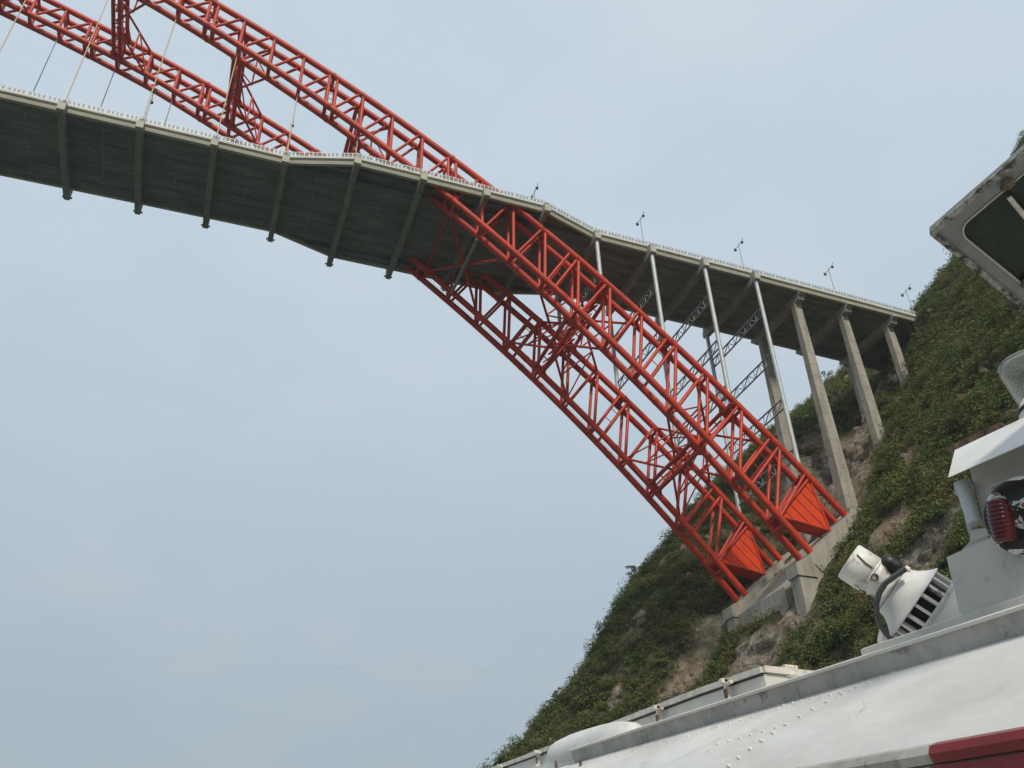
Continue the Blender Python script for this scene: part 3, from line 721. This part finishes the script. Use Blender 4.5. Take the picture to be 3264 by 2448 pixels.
def seam(pa, pb):
    t0, y0 = solve_plate(*pa); t1, y1 = solve_plate(*pb); n = 14; b = MB(); vs = []
    for i in range(n+1):
        f = i/n; t = t0+(t1-t0)*f; y = y0+(y1-y0)*f
        for dt, h in ((-0.022, 0.0), (-0.014, 0.0022), (0.002, 0.0026), (0.022, 0.0)): vs.append(pl(t+dt, y, h))
    b.add(vs, [(4*i+k, 4*i+k+1, 4*i+5+k, 4*i+4+k) for i in range(n) for k in range(3)]); sb(b, 'weld_seam', 'white')
seam((2110, 2446), (2265, 2368)); seam((2265, 2368), (2530, 2246))

# locker with rim and clips along the roof edge
lk = spart('roof_locker', 'pale grey locker with clipped lid along the roof edge')
LX = 3.28
c0 = at(2431, 2125, LX); c1 = at(2232, 2195, LX); c2 = at(1952, 2304, LX); c3 = at(1590, 2440, LX); c4 = c3+(c3-c2)*1.2
tops = [q-Vector((0, 0, 0.042)) for q in (c0, c1, c2, c3, c4)]; c0 = tops[0]; H = Vector((0.0, 0, -0.45)); Dp = Vector((0.75, -0.06, -0.03))
b = MB(); n = len(tops)
vs = tops+[p+H for p in tops]+[p+Dp for p in tops]+[p+Dp+H for p in tops]
fs = [(i, i+1, n+i+1, n+i) for i in range(n-1)]+[(i, 2*n+i, 2*n+i+1, i+1) for i in range(n-1)]+[(0, n, 3*n, 2*n), (n-1, 3*n-1, 4*n-1, 2*n-1)]
b.add(vs, fs); sub(b, 'locker_body', 'locker', lk)
def rimseg(p, q, th=0.042, w=0.05):
    d = (q-p); dn = d.normalized(); o = Vector((-0.022, 0, 0))
    up = Vector((0, 0, th))
    return MB().prism([p+o+up*0.15, q+o+up*0.15, q+o+up, p+o+up], Vector((w, 0, 0)))
for p, q in zip(tops[:-1], tops[1:]):
    sub(rimseg(p, q), 'lid_rim', 'cream', lk)
    sub(MB().prism([p+Vector((-0.006, 0, -0.008)), q+Vector((-0.006, 0, -0.008)), q+Vector((-0.006, 0, 0.008)), p+Vector((-0.006, 0, 0.008))], (0.03, 0, 0)), 'lid_gap_strip', 'black', lk)  # dark underside of the rim, put in as a black strip
e0 = c0; e1 = c0+Dp
sub(MB().prism([e0+Vector((0, -0.02, 0.006)), e1+Vector((0, -0.02, 0.006)), e1+Vector((0, -0.02, 0.045)), e0+Vector((0, -0.02, 0.045))], (0, 0.04, 0)), 'lid_rim', 'cream', lk)
def clip(p, sc_=1.0):
    p = p-Vector((0, 0, 0.036))
    c = MB(); c.box(p+Vector((-0.035, 0, -0.03*sc_)), (0.022, 0.026*sc_, 0.15*sc_)); c.box(p+Vector((-0.045, 0.004, 0.035*sc_)), (0.05, 0.034*sc_, 0.026*sc_))
    c.tube(p+Vector((-0.04, -0.01, 0.012)), p+Vector((-0.04, -0.075*sc_, 0.012)), 0.013*sc_, 8); c.box(p+Vector((-0.045, 0.004, -0.10*sc_)), (0.036, 0.034*sc_, 0.035*sc_))
    sub(c, 'lid_clip', 'cream', lk)
    sub(MB().box(p+Vector((-0.052, -0.012, -0.045*sc_)), (0.012, 0.03*sc_, 0.05*sc_)), 'clip_pin', 'rust', lk)
clip(at(2327, 2172, LX)); clip(at(2110, 2256, LX)); clip(at(1725, 2396, LX), 0.95); clip(at(1605, 2440, LX), 0.9)
hp = at(2513, 2128, LX+0.2)-Vector((0, 0, 0.045))
hg = MB(); hg.lathe(hp+Vector((0, 0, -0.03)), (0, 0, 1), [(0, 0), (0, 0.06), (0.035, 0.062), (0.036, 0)], 16); hg.tube(hp+Vector((-0.03, 0, 0.045)), hp+Vector((0.05, 0, 0.045)), 0.018, 10); hg.box(hp+Vector((0.04, 0, 0.02)), (0.02, 0.05, 0.07)); hg.box(hp+Vector((-0.03, 0, 0.02)), (0.02, 0.05, 0.07))
sub(hg, 'lid_hinge', 'cream', lk)

# rounded white cover on the roof edge
dc = (at(1772, 2412, 3.18)+at(2035, 2345, 3.18))/2; ax = (at(2035, 2345, 3.18)-at(1772, 2412, 3.18)); La = ax.length/2*1.03; axn = ax.normalized()
b = MB(); vs = []; nu, nv = 24, 14
side_ = Vector((1, 0, 0)); side_ = (side_-axn*side_.dot(axn)).normalized(); upv = axn.cross(side_); upv = upv if upv.z > 0 else -upv
for i in range(nu+1):
    a = math.pi*i/nu
    ca = math.copysign(abs(math.cos(a))**0.7, math.cos(a)); sa = abs(math.sin(a))**0.55
    for j in range(nv):
        q = 2*math.pi*j/nv; vs.append(dc+axn*La*ca+sa*(0.16*math.cos(q)*side_+0.155*math.sin(q)*upv-0.012*upv))
fs = [(i*nv+j, i*nv+(j+1) % nv, (i+1)*nv+(j+1) % nv, (i+1)*nv+j) for i in range(nu) for j in range(nv)]
b.add(vs, fs, True)
cv = sb(b, 'life_raft_cover', 'white', label='white rounded capsule cover at the end of the gutter')
for px in (1772, 1850):
    q = at(px, 2425, 2.9); sb(MB().tube(q, q+Vector((0, 0, -0.05)), 0.012, 8), 'cover_bolt', 'rust')

# searchlight, aimed to starboard and down
SD = 4.9
def z3(a, c): return (2564+a*0.2713, 1650+c*0.2713)
A0 = at_depth(*z3(515, 505), SD); rm_ = ray(*z3(1000, 820)); rq = ray(*z3(1480, 1130)); A1 = CAM+rq*((A0-CAM).dot(rm_)/rq.dot(rm_)); SA = (A1-A0).normalized(); u_ = SD*0.2713/FPX; ua = (A1-A0).length/1150   # metres per enlarged pixel
sl = spart('searchlight', 'white chipped searchlight with flared vented hood tilted down over the roof edge')
def prof(l): return [(t*ua, r*u_*(1-0.00004*t)) for t, r in l]
sub(MB().lathe(A0, SA, prof([(0, 0), (0, 212), (12, 228), (330, 232), (332, 226), (345, 226), (347, 232), (430, 226), (500, 196), (545, 172), (640, 168)]), 40), 'housing', 'chipped', sl)
sub(MB().lathe(A0, SA, prof([(322, 236), (338, 240), (352, 236), (352, 228), (322, 228)]), 40), 'housing_band', 'chipped', sl)
sub(MB().lathe(A0, SA, prof([(560, 172), (565, 285), (612, 302), (628, 300), (632, 160)]), 40), 'neck_ring', 'chipped', sl)
sub(MB().lathe(A0, SA, prof([(634, 150), (634, 292), (650, 306), (700, 318), (760, 345), (830, 398), (880, 445), (915, 490), (925, 498), (935, 492), (930, 470), (880, 420), (830, 375), (760, 320), (700, 290)]), 48), 'hood', 'white', sl)
sub(MB().lathe(A0, SA, prof([(900, 380), (1150, 380)]), 40), 'vent_core', 'black', sl)
for k in range(20):
    a = 2*math.pi*k/20; w1 = SA.orthogonal().normalized(); w2 = SA.cross(w1); dv = math.cos(a)*w1+math.sin(a)*w2; tv = SA.cross(dv)
    R_ = Matrix((SA, dv, tv)).transposed()
    sub(MB().box(A0+SA*(1035*ua)+dv*(422*u_), (225*ua, 50*u_, 36*u_), R_), 'vent_slat', 'chipped', sl)
sub(MB().lathe(A0, SA, prof([(1142, 380), (1142, 474), (1152, 482), (1176, 482), (1186, 474), (1186, 380)]), 48), 'front_ring', 'cream', sl)
sub(MB().lathe(A0, SA, prof([(1186, 440), (1260, 452), (1420, 455), (1560, 452), (1570, 440), (1572, 0)]), 48), 'drum', 'white', sl)
# porthole, knob with a black cover, clamp
vdir = (CAM-A0).normalized(); nrm = (vdir-SA*vdir.dot(SA)).normalized(); per = SA.cross(nrm)
if per.dot(_u) < 0: per = -per
def onb(t, ang, r): return A0+SA*(t*ua)+(math.cos(ang)*nrm+math.sin(ang)*per)*(r*u_)
for t, ang in ((385, 0.02), (360, -1.2), (470, -1.35)):
    p = onb(t, ang, 218); dv = (p-(A0+SA*(t*ua))).normalized()
    sub(MB().lathe(p, dv, prof([(0, 44), (24, 44), (26, 34), (8, 32), (6, 0)]), 16), 'porthole', 'rust', sl)
kp = onb(490, 1.25, 240)
kb = MB(); kb.lathe(kp-SA*(150*u_), SA, prof([(0, 0), (10, 48), (50, 88), (120, 96), (180, 84), (235, 92), (280, 52), (292, 0)]), 24); sub(kb, 'black_cover', 'black', sl)
sub(MB().lathe(onb(610, 1.15, 300)-SA*(0*u_), SA, prof([(0, 0), (0, 40), (50, 44), (70, 30), (72, 0)]), 14), 'clamp_nut', 'chipped', sl)
sub(MB().path([onb(300, 0.35, 236), onb(200, 0.36, 240), onb(60, 0.5, 236)], 9*u_, 6), 'housing_seam', 'rust', sl)
# yoke arm down to the roof
yk = [z3(*q) for q in ((1190, 600), (1060, 690), (950, 770), (880, 880), (845, 1010), (850, 1140), (890, 1260), (950, 1360), (1040, 1450), (1130, 1560))]
ypts = [at_depth(x, y, SD-0.26) for x, y in yk]
b = MB(); 
wv = _f*0.012
for i, p in enumerate(ypts[:-1]):
    q = ypts[i+1]; dd = (q-p).normalized(); nn = dd.cross(_f).normalized()*0.011
    b.add([p+nn-wv, p-nn-wv, q-nn-wv, q+nn-wv, p+nn+wv, p-nn+wv, q-nn+wv, q+nn+wv], [(0, 1, 2, 3), (7, 6, 5, 4), (0, 4, 5, 1), (3, 2, 6, 7), (0, 3, 7, 4), (1, 5, 6, 2)])
sub(b, 'yoke', 'dark', sl)
ft = [at_depth(*z3(*q), SD-0.2) for q in ((930, 1340), (1050, 1480), (900, 1490), (905, 1440))]
sub(MB().prism(ft, _f*0.05), 'yoke_foot', 'white', sl)
pb = at_depth(*z3(1180, 1300), SD+0.15)
sub(MB().tube(pb, pb+Vector((0, 0, -0.6)), 0.05, 12), 'pedestal', 'grey2', sl)

# side lamp house with red lens
sh = spart('side_lamp_house', 'grey sheltered port side lamp with dark red ribbed lens')
def quadprism(pts, dx, ext, name, m):
    P = [at(x, y, dx if not isinstance(dx, (list, tuple)) else dx[i]) for i, (x, y) in enumerate(pts)]
    return sub(MB().prism(P, ext), name, m, sh)
quadprism([(3017, 1776), (3148, 1718), (3420, 1600), (3470, 1930), (3136, 1984), (3080, 1974), (3058, 1950)], 3.12, (0.55, 0.02, 0), 'lower_box', 'grey2')
quadprism([(3087, 1480), (3500, 1290), (3560, 1540), (3150, 1722)], 3.20, (0.40, 0.02, 0), 'upper_box', 'grey2')
quadprism([(3022, 1522), (3560, 1285), (3560, 1190), (3043, 1435)], [3.06, 3.06, 3.26, 3.26], (0.02, 0, 0.006), 'hood', 'white')
quadprism([(3043, 1436), (3560, 1191), (3570, 1200), (3060, 1440)], [3.262, 3.262, 3.62, 3.62], (0, 0, -0.015), 'hood_top', 'white')
quadprism([(3005, 1432), (3182, 1347), (3196, 1356), (3182, 1374), (3030, 1440)], 3.34, (0.05, 0, 0.0), 'rusty_batten', 'rust')
quadprism([(3150, 1548), (3560, 1392), (3562, 1400), (3152, 1556)], 3.18, (0.02, 0, 0), 'moulding', 'grey2')
ra, rb_ = at(3068, 1543, 3.16), at(3108, 1668, 3.16)
sub(MB().tube(ra, rb_, 0.031, 20), 'roller_tube', 'steel', sh)
sub(MB().tube(ra+(ra-rb_)*0.03, ra, 0.036, 20), 'roller_cap', 'steel', sh)
quadprism([(3040, 1545), (3060, 1530), (3080, 1540), (3090, 1640), (3098, 1700), (3086, 1700), (3072, 1640), (3056, 1585), (3042, 1575)], 3.27, (0.04, 0, 0), 'bracket', 'grey', )
quadprism([(3094, 1690), (3146, 1682), (3150, 1712), (3090, 1735)], 3.17, (0.2, 0, 0), 'bracket_foot', 'grey2')
quadprism([(3066, 1752), (3090, 1728), (3150, 1705), (3150, 1722), (3070, 1757)], 3.15, (0.25, 0, 0), 'bracket_plinth', 'grey')
# disc and lens
dcn = at(3272, 1640, 3.10)
dax = (CAM-dcn).normalized(); dax = Vector((-0.86, -0.42, -0.1)).normalized()
pxm = (dcn-CAM).dot(_f)/FPX
sub(MB().lathe(dcn-dax*0.12, dax, [(0, 0.0), (0, 128*pxm), (0.10, 132*pxm), (0.115, 126*pxm), (0.12, 112*pxm), (0.10, 108*pxm), (0.10, 46*pxm), (0.12, 44*pxm), (0.12, 30*pxm), (0.09, 26*pxm), (0.09, 0)], 48), 'lamp_back', 'peel', sh)
lc = at(3192, 1660, 2.99); hgt = 63*pxm
lprof = []
for k in range(9):
    z0 = -hgt+2*hgt*k/9; z1_ = z0+2*hgt/9; bul = lambda z: 38*pxm*(0.80+0.20*math.cos(z/hgt*1.3))
    lprof += [(z0+0.001, bul(z0)*0.93), ((z0+z1_)/2, bul((z0+z1_)/2)*1.04), (z1_-0.001, bul(z1_)*0.93)]
lprof = [(-hgt-0.004, 0), (-hgt-0.004, 26*pxm)]+lprof+[(hgt+0.004, 26*pxm), (hgt+0.004, 0)]
lax = (at(3176, 1600, 2.99)-at(3200, 1715, 2.99)).normalized()
sub(MB().lathe(lc, lax, lprof, 32), 'lens', 'red_glass', sh)
sub(MB().lathe(lc, lax, [(-hgt*0.9, 0), (-hgt*0.9, 20*pxm), (hgt*0.9, 20*pxm), (hgt*0.9, 0)], 16), 'bulb_holder', 'maroon', sh)
sub(MB().lathe(lc+lax*(hgt+0.006), lax, [(0, 0), (0, 16*pxm), (18*pxm, 14*pxm), (24*pxm, 8*pxm), (26*pxm, 0)], 20), 'lens_cap', 'clear_glass', sh)
# glass masthead lamp standing on the hood
gl = spart('signal_lamp', 'clear glass cylinder signal lamp with white ball base and rusty clamp')
gc = at(3352, 1342, 3.42); up_ = Vector((0, 0, 1)); s_ = (gc-CAM).dot(_f)/FPX*0.86
sub(MB().lathe(gc, up_, [(t*s_, r*s_) for t, r in ((-40, 30), (-22, 72), (10, 94), (42, 98), (70, 92), (96, 76), (104, 60), (104, 0))], 36), 'base', 'white', gl)
sub(MB().lathe(gc, up_, [(t*s_, r*s_) for t, r in ((44, 98), (46, 103), (58, 101), (60, 95))], 36), 'clamp_band', 'black', gl)
sub(MB().lathe(gc, up_, [(t*s_, r*s_) for t, r in ((96, 78), (120, 86), (240, 103), (262, 104), (270, 96), (274, 0), (266, 0), (262, 90), (240, 97), (120, 80), (98, 72))], 40), 'glass', 'clear_glass', gl)
sub(MB().lathe(gc, up_, [(t*s_, r*s_) for t, r in ((100, 0), (100, 45), (140, 48), (150, 20), (190, 18), (192, 0))], 24), 'bulb_socket', 'grey2', gl)
cb_ = gc+Vector((-70*s_, -45*s_, 80*s_)); cl_ = MB(); cl_.box(cb_, (0.05, 0.05, 0.045)); cl_.tube(cb_+Vector((-0.03, 0, 0.03)), cb_+Vector((0.06, -0.02, 0.05)), 0.016, 10); sub(cl_, 'clamp', 'rust', gl)

# swung-out window panel above
vz = spart('open_window', 'weathered grey framed tinted window swung out above')
c0 = at(2956, 740, 2.55)
v1 = ray(3264, 472); p1 = CAM+v1*((c0.z-CAM.z+0.05)/v1.z); v2 = ray(3264, 914); p2 = CAM+v2*((c0.y-CAM.y-0.02)/v2.y)
e1 = (p1-c0); e2 = (p2-c0); L1 = e1.length*1.6; L2 = e2.length*2.0; e1 = e1.normalized(); e2 = (e2-e1*e2.dot(e1)).normalized(); nn = e1.cross(e2).normalized()
if nn.dot(CAM-c0) < 0: nn = -nn
def vp(a, c, h=0.0): return c0+e1*a+e2*c+nn*h
def rr(a0, a1, c0_, c1_, r, h, n=6):
    pts = []
    for (ca, cc, st) in ((a0+r, c0_+r, math.pi), (a1-r, c0_+r, 1.5*math.pi), (a1-r, c1_-r, 0), (a0+r, c1_-r, 0.5*math.pi)):
        for i in range(n+1):
            t = st+0.5*math.pi*i/n; pts.append(vp(ca+r*math.cos(t), cc+r*math.sin(t), h))
    return pts
def frame(a, w, r0, r1, h0, h1):
    o1 = rr(0, L1, 0, L2, r0, h0); i1 = rr(w, L1-w, w, L2-w, r1, h0); o2 = rr(0, L1, 0, L2, r0, h1); i2 = rr(w, L1-w, w, L2-w, r1, h1); n = len(o1); b = MB()
    vs = o1+i1+o2+i2
    fs = []
    for k in range(n):
        j = (k+1) % n; fs += [(k, j, n+j, n+k), (2*n+k, 3*n+k, 3*n+j, 2*n+j), (k, 2*n+k, 2*n+j, j), (n+k, n+j, 3*n+j, 3*n+k)]
    return b.add(vs, fs)
sub(frame(0, 0.078, 0.02, 0.06, 0.0, -0.03), 'window_frame', 'frame_grey', vz)
sub(frame(0, 0.024, 0.02, 0.012, 0.012, -0.032), 'frame_edge', 'weathered', vz)
b = MB(); q = rr(0.065, L1-0.065, 0.065, L2-0.065, 0.05, -0.012); b.add(q, [tuple(range(len(q)))]); q2 = rr(0.065, L1-0.065, 0.065, L2-0.065, 0.05, -0.018); b.add(q2, [tuple(range(len(q2)))]); sub(b, 'pane', 'tint', vz)
g0 = rr(0.075, L1-0.075, 0.075, L2-0.075, 0.058, 0.003); sub(MB().path(g0+[g0[0]], 0.004, 6), 'pane_bead', 'grey2', vz)
for a, c, dvec in ((0.33, 0.06, e2), (0.10, 0.43, e1*0.3+e2)):
    p = vp(a, c, 0.02); sub(MB().box(p, (0.035, 0.03, 0.025)).tube(p-e1*0.028, p+e1*0.028, 0.011, 10), 'hinge', 'rust', vz)
pa = vp(0.30, 0.10, 0.03); sub(MB().tube(pa, pa+e2*0.15-e1*0.025, 0.010, 10), 'window_stay', 'cream', vz)

# ------------------------------------------------------------------ vegetation
def leaf_material(name, stops):
    m = bpy.data.materials.new(name); m.use_nodes = True; n = m.node_tree.nodes; l = m.node_tree.links; b = n['Principled BSDF']
    g = n.new('ShaderNodeNewGeometry'); t = n.new('ShaderNodeTexNoise'); t.inputs['Scale'].default_value = 0.22; t.inputs['Detail'].default_value = 5; t.inputs['Roughness'].default_value = 0.7
    l.new(g.outputs['Position'], t.inputs['Vector'])
    ad = n.new('ShaderNodeMath'); ad.operation = 'MULTIPLY_ADD'; ad.inputs[1].default_value = 0.22
    l.new(g.outputs['Random Per Island'], ad.inputs[0]); l.new(t.outputs['Fac'], ad.inputs[2])
    c = n.new('ShaderNodeValToRGB'); e = c.color_ramp.elements
    e[0].position = stops[0][0]; e[0].color = (*stops[0][1], 1); e[1].position = stops[-1][0]; e[1].color = (*stops[-1][1], 1)
    for p, q in stops[1:-1]:
        x = e.new(p); x.color = (*q, 1)
    l.new(ad.outputs[0], c.inputs['Fac']); l.new(c.outputs['Color'], b.inputs['Base Color']); b.inputs['Roughness'].default_value = 0.75; b.inputs['Specular IOR Level'].default_value = 0.25
    tr = n.new('ShaderNodeBsdfTranslucent'); l.new(c.outputs['Color'], tr.inputs['Color']); mx = n.new('ShaderNodeMixShader'); mx.inputs[0].default_value = 0.25
    l.new(b.outputs[0], mx.inputs[1]); l.new(tr.outputs[0], mx.inputs[2]); l.new(mx.outputs[0], n['Material Output'].inputs['Surface']); return m
M['leaf'] = leaf_material('shrub_leaves', [(0.40, (0.040, 0.074, 0.026)), (0.54, (0.095, 0.140, 0.036)), (0.66, (0.165, 0.180, 0.050)), (0.78, (0.23, 0.165, 0.070))])
M['bark'] = mat('bark', (0.09, 0.07, 0.05), 0.95)
def leaf_cloud(n, size, spread, up=0.35):
    """n leaf triangles of about `size` facing outwards, spread through an ellipsoid, as centre and three corner offsets"""
    p = rng.normal(size=(n, 3)); p[:, 2] = np.abs(p[:, 2])*0.9-0.25*rng.random(n); p /= np.linalg.norm(p, axis=1)[:, None]
    nn_ = p+rng.normal(size=(n, 3))*0.38+np.array([0, 0, up]); nn_ /= np.linalg.norm(nn_, axis=1)[:, None]
    p = p*(0.55+0.45*rng.random(n)**0.5)[:, None]*np.array(spread)
    a = np.cross(nn_, rng.normal(size=(n, 3))); a /= np.linalg.norm(a, axis=1)[:, None]; c = np.cross(nn_, a)
    s = size*(0.6+0.8*rng.random(n))[:, None]
    return np.stack([p, -a*s, c*s*0.8, a*s*0.8-c*s*0.5], 1)
def bush(lobes, leaves, size, r):
    out = []
    for q in range(lobes):
        o = rng.normal(size=3)*np.array([.5, .5, .28])*r; rr_ = r*(0.45+0.35*rng.random())
        out.append(leaf_cloud(leaves, size, (rr_, rr_, rr_*0.85))+np.stack([o]+[np.zeros(3)]*3))
    return np.concatenate(out)
KINDS = [bush(4, 16, 0.15, 0.8) for _ in range(10)]
BIG = [bush(7, 21, 0.18, 1.7) for _ in range(10)]
def icosphere():
    import bmesh
    bm = bmesh.new(); bmesh.ops.create_icosphere(bm, subdivisions=2, radius=1.0); bm.verts.ensure_lookup_table()
    v = np.array([q.co[:] for q in bm.verts]); f = np.array([[q.index for q in p.verts] for p in bm.faces]); bm.free(); return v, f
def scatter(n):
    Y = rng.uniform(-58, 68, n); Z = rng.uniform(-98, 92, n)
    X = ground_x(Y, Z); e = 0.6
    dy = (ground_x(Y+e, Z)-ground_x(Y-e, Z))/(2*e); dz = (ground_x(Y, Z+e)-ground_x(Y, Z-e))/(2*e)
    N = np.stack([-np.ones(n), dy, dz], -1); N /= np.linalg.norm(N, axis=1)[:, None]
    dens = fbm(Y/7, Z/7, 41, 3)+0.25*fbm(Y/25, Z/25, 5, 2)
    keep = (dens > np.where(Y > 14, 0.37, 0.43)+0.62*np.clip(bare(Y, Z)+0.5, 0, 1.5)) & (np.abs(Y) > 0)
    keep &= ~((np.abs(Y) < 12.5) & (X > 172) & (Z > -1.5) & (Z < 5))
    keep &= ~((np.abs(Y) < 14) & (X < 143) & (Z > -68.5) & (Z < -47))
    return X[keep], Y[keep], Z[keep], N[keep]
parts_ = []
for cnt, kinds, smin, sr in ((31000, KINDS, 0.6, 0.8), (10500, BIG, 0.55, 0.7)):
    X, Y, Z, N = scatter(cnt); k = rng.integers(0, len(kinds), len(X)); ang = rng.uniform(0, 2*np.pi, len(X)); s = smin+sr*rng.random(len(X))**2
    P = np.stack([X, Y, Z], -1)+N*(0.25*s)[:, None]+np.array([0, 0, 0.15])*s[:, None]
    Q = np.stack(kinds)[k]; Q = Q[:, :, :1]*s[:, None, None, None]+Q[:, :, 1:]*(s**0.5)[:, None, None, None]; ca, sa = np.cos(ang)[:, None, None], np.sin(ang)[:, None, None]
    Q = np.stack([Q[..., 0]*ca-Q[..., 1]*sa, Q[..., 0]*sa+Q[..., 1]*ca, Q[..., 2]], -1)+P[:, None, None, :]
    parts_.append(Q.reshape(-1, 3))
Vb = np.concatenate(parts_); Fb = np.arange(len(Vb)).reshape(-1, 3)
link('shrub_cover', np_mesh('shrub_cover', Vb, Fb, M['leaf']), label='dense dark green shrubs covering the limestone slope', cat='shrubs', kind='stuff')
print('shrub leaves', len(Fb))

iv, jf = icosphere()
nr = 2600; ry = rng.uniform(-50, 50, nr); rz = rng.uniform(-100, 60, nr)
bz = bare(ry, rz); kp_ = ((bz > -0.3) | (rng.random(nr) < 0.30)) & ~((np.abs(ry) < 15) & (rz > -74) & (rz < -46)) & ~((np.abs(ry) < 11) & (rz > -6) & (rz < 9)); ry, rz = ry[kp_], rz[kp_]; nr = len(ry); rx = ground_x(ry, rz)
rs_ = 0.35+1.15*rng.random(nr)**2.5; vv = []; ff = []
for i in range(nr):
    w = iv.copy(); nrm_ = rng.normal(size=(9, 3)); nrm_ /= np.linalg.norm(nrm_, axis=1)[:, None]
    for q in nrm_:                                     # flat broken faces
        dd = w @ q; cut = 0.45+0.35*rng.random(); w -= np.where(dd > cut, dd-cut, 0)[:, None]*q
    w = w*np.array([0.8, 0.7+0.6*rng.random(), 0.8+0.7*rng.random()])*rs_[i]
    vv.append(w+np.array([rx[i]+0.35*rs_[i], ry[i], rz[i]])); ff.append(jf+i*len(iv))
link('limestone_outcrops', np_mesh('limestone_outcrops', np.concatenate(vv), np.concatenate(ff), M['boulder']), label='broken grey limestone rocks sticking out of the slope', cat='rocks', kind='stuff')

def tree(Y, Z, h, label, lean=0.0):
    x = float(ground_x(np.array([Y]), np.array([Z]))[0]); t = thing('hillside_tree', label, 'tree', (x, Y, Z-0.3), 'small trees on the hill crest')
    top = Vector((lean, 0, h*0.75)); tr = MB().path([(0, 0, 0), (0.1*lean, 0.05, h*0.3), tuple(top)], [0.13, 0.10, 0.04], 7)
    n = max(5, int(h*1.7)); cl = []
    for i in range(n):
        a = random.uniform(0, 6.28); r = h*random.uniform(0.08, 0.30); zz = h*random.uniform(0.42, 0.95)
        c = np.array([lean*0.8+r*math.cos(a), r*math.sin(a), zz]); lc3 = leaf_cloud(60, 0.16, (h*0.14, h*0.14, h*0.10)); cl.append(lc3[:, :1]+lc3[:, 1:]+c)
        tr.tube((lean*0.5, 0, h*0.4), tuple(c), 0.035, 5, r2=0.015)
    tr.build('trunk', 'bark', t); q = np.concatenate(cl).reshape(-1, 3)
    link('crown', np_mesh('crown', q, np.arange(len(q)).reshape(-1, 3), M['leaf']), t)
TREES = [(42, 22, 5.0, 'slim tree standing out on the spur between two concrete piers'), (42, -46, 4.2, 'feathery small tree on the spur edge left of the far arch foot'),
         (42, -73, 3.2, 'low tree on the lower end of the spur above the white capsule'), (-9, 13, 2.6, 'twiggy little tree on the crest just above the deck end'),
         (-9, 29, 4.0, 'tree on the crest just under the swung out window'), (-9, 91, 5.0, 'dark tree on the crest above the upper edge of the swung out window')]
for y, z, h, lab in TREES: tree(y, z, h, lab, random.uniform(-0.4, 0.1))

# ------------------------------------------------------------------ thin gorge haze
hz = bpy.data.materials.new('haze_air'); hz.use_nodes = True; hn = hz.node_tree.nodes; hn.clear()
ho = hn.new('ShaderNodeOutputMaterial'); hv = hn.new('ShaderNodeVolumePrincipled'); hv.inputs['Color'].default_value = (0.90, 0.94, 0.97, 1); hv.inputs['Density'].default_value = 0.00017; hv.inputs['Anisotropy'].default_value = 0.2
hz.node_tree.links.new(hv.outputs['Volume'], ho.inputs['Volume'])
MB().bbox(-160, 1000, -180, 260, WATER-9, 215).build('haze', hz, kind='stuff')
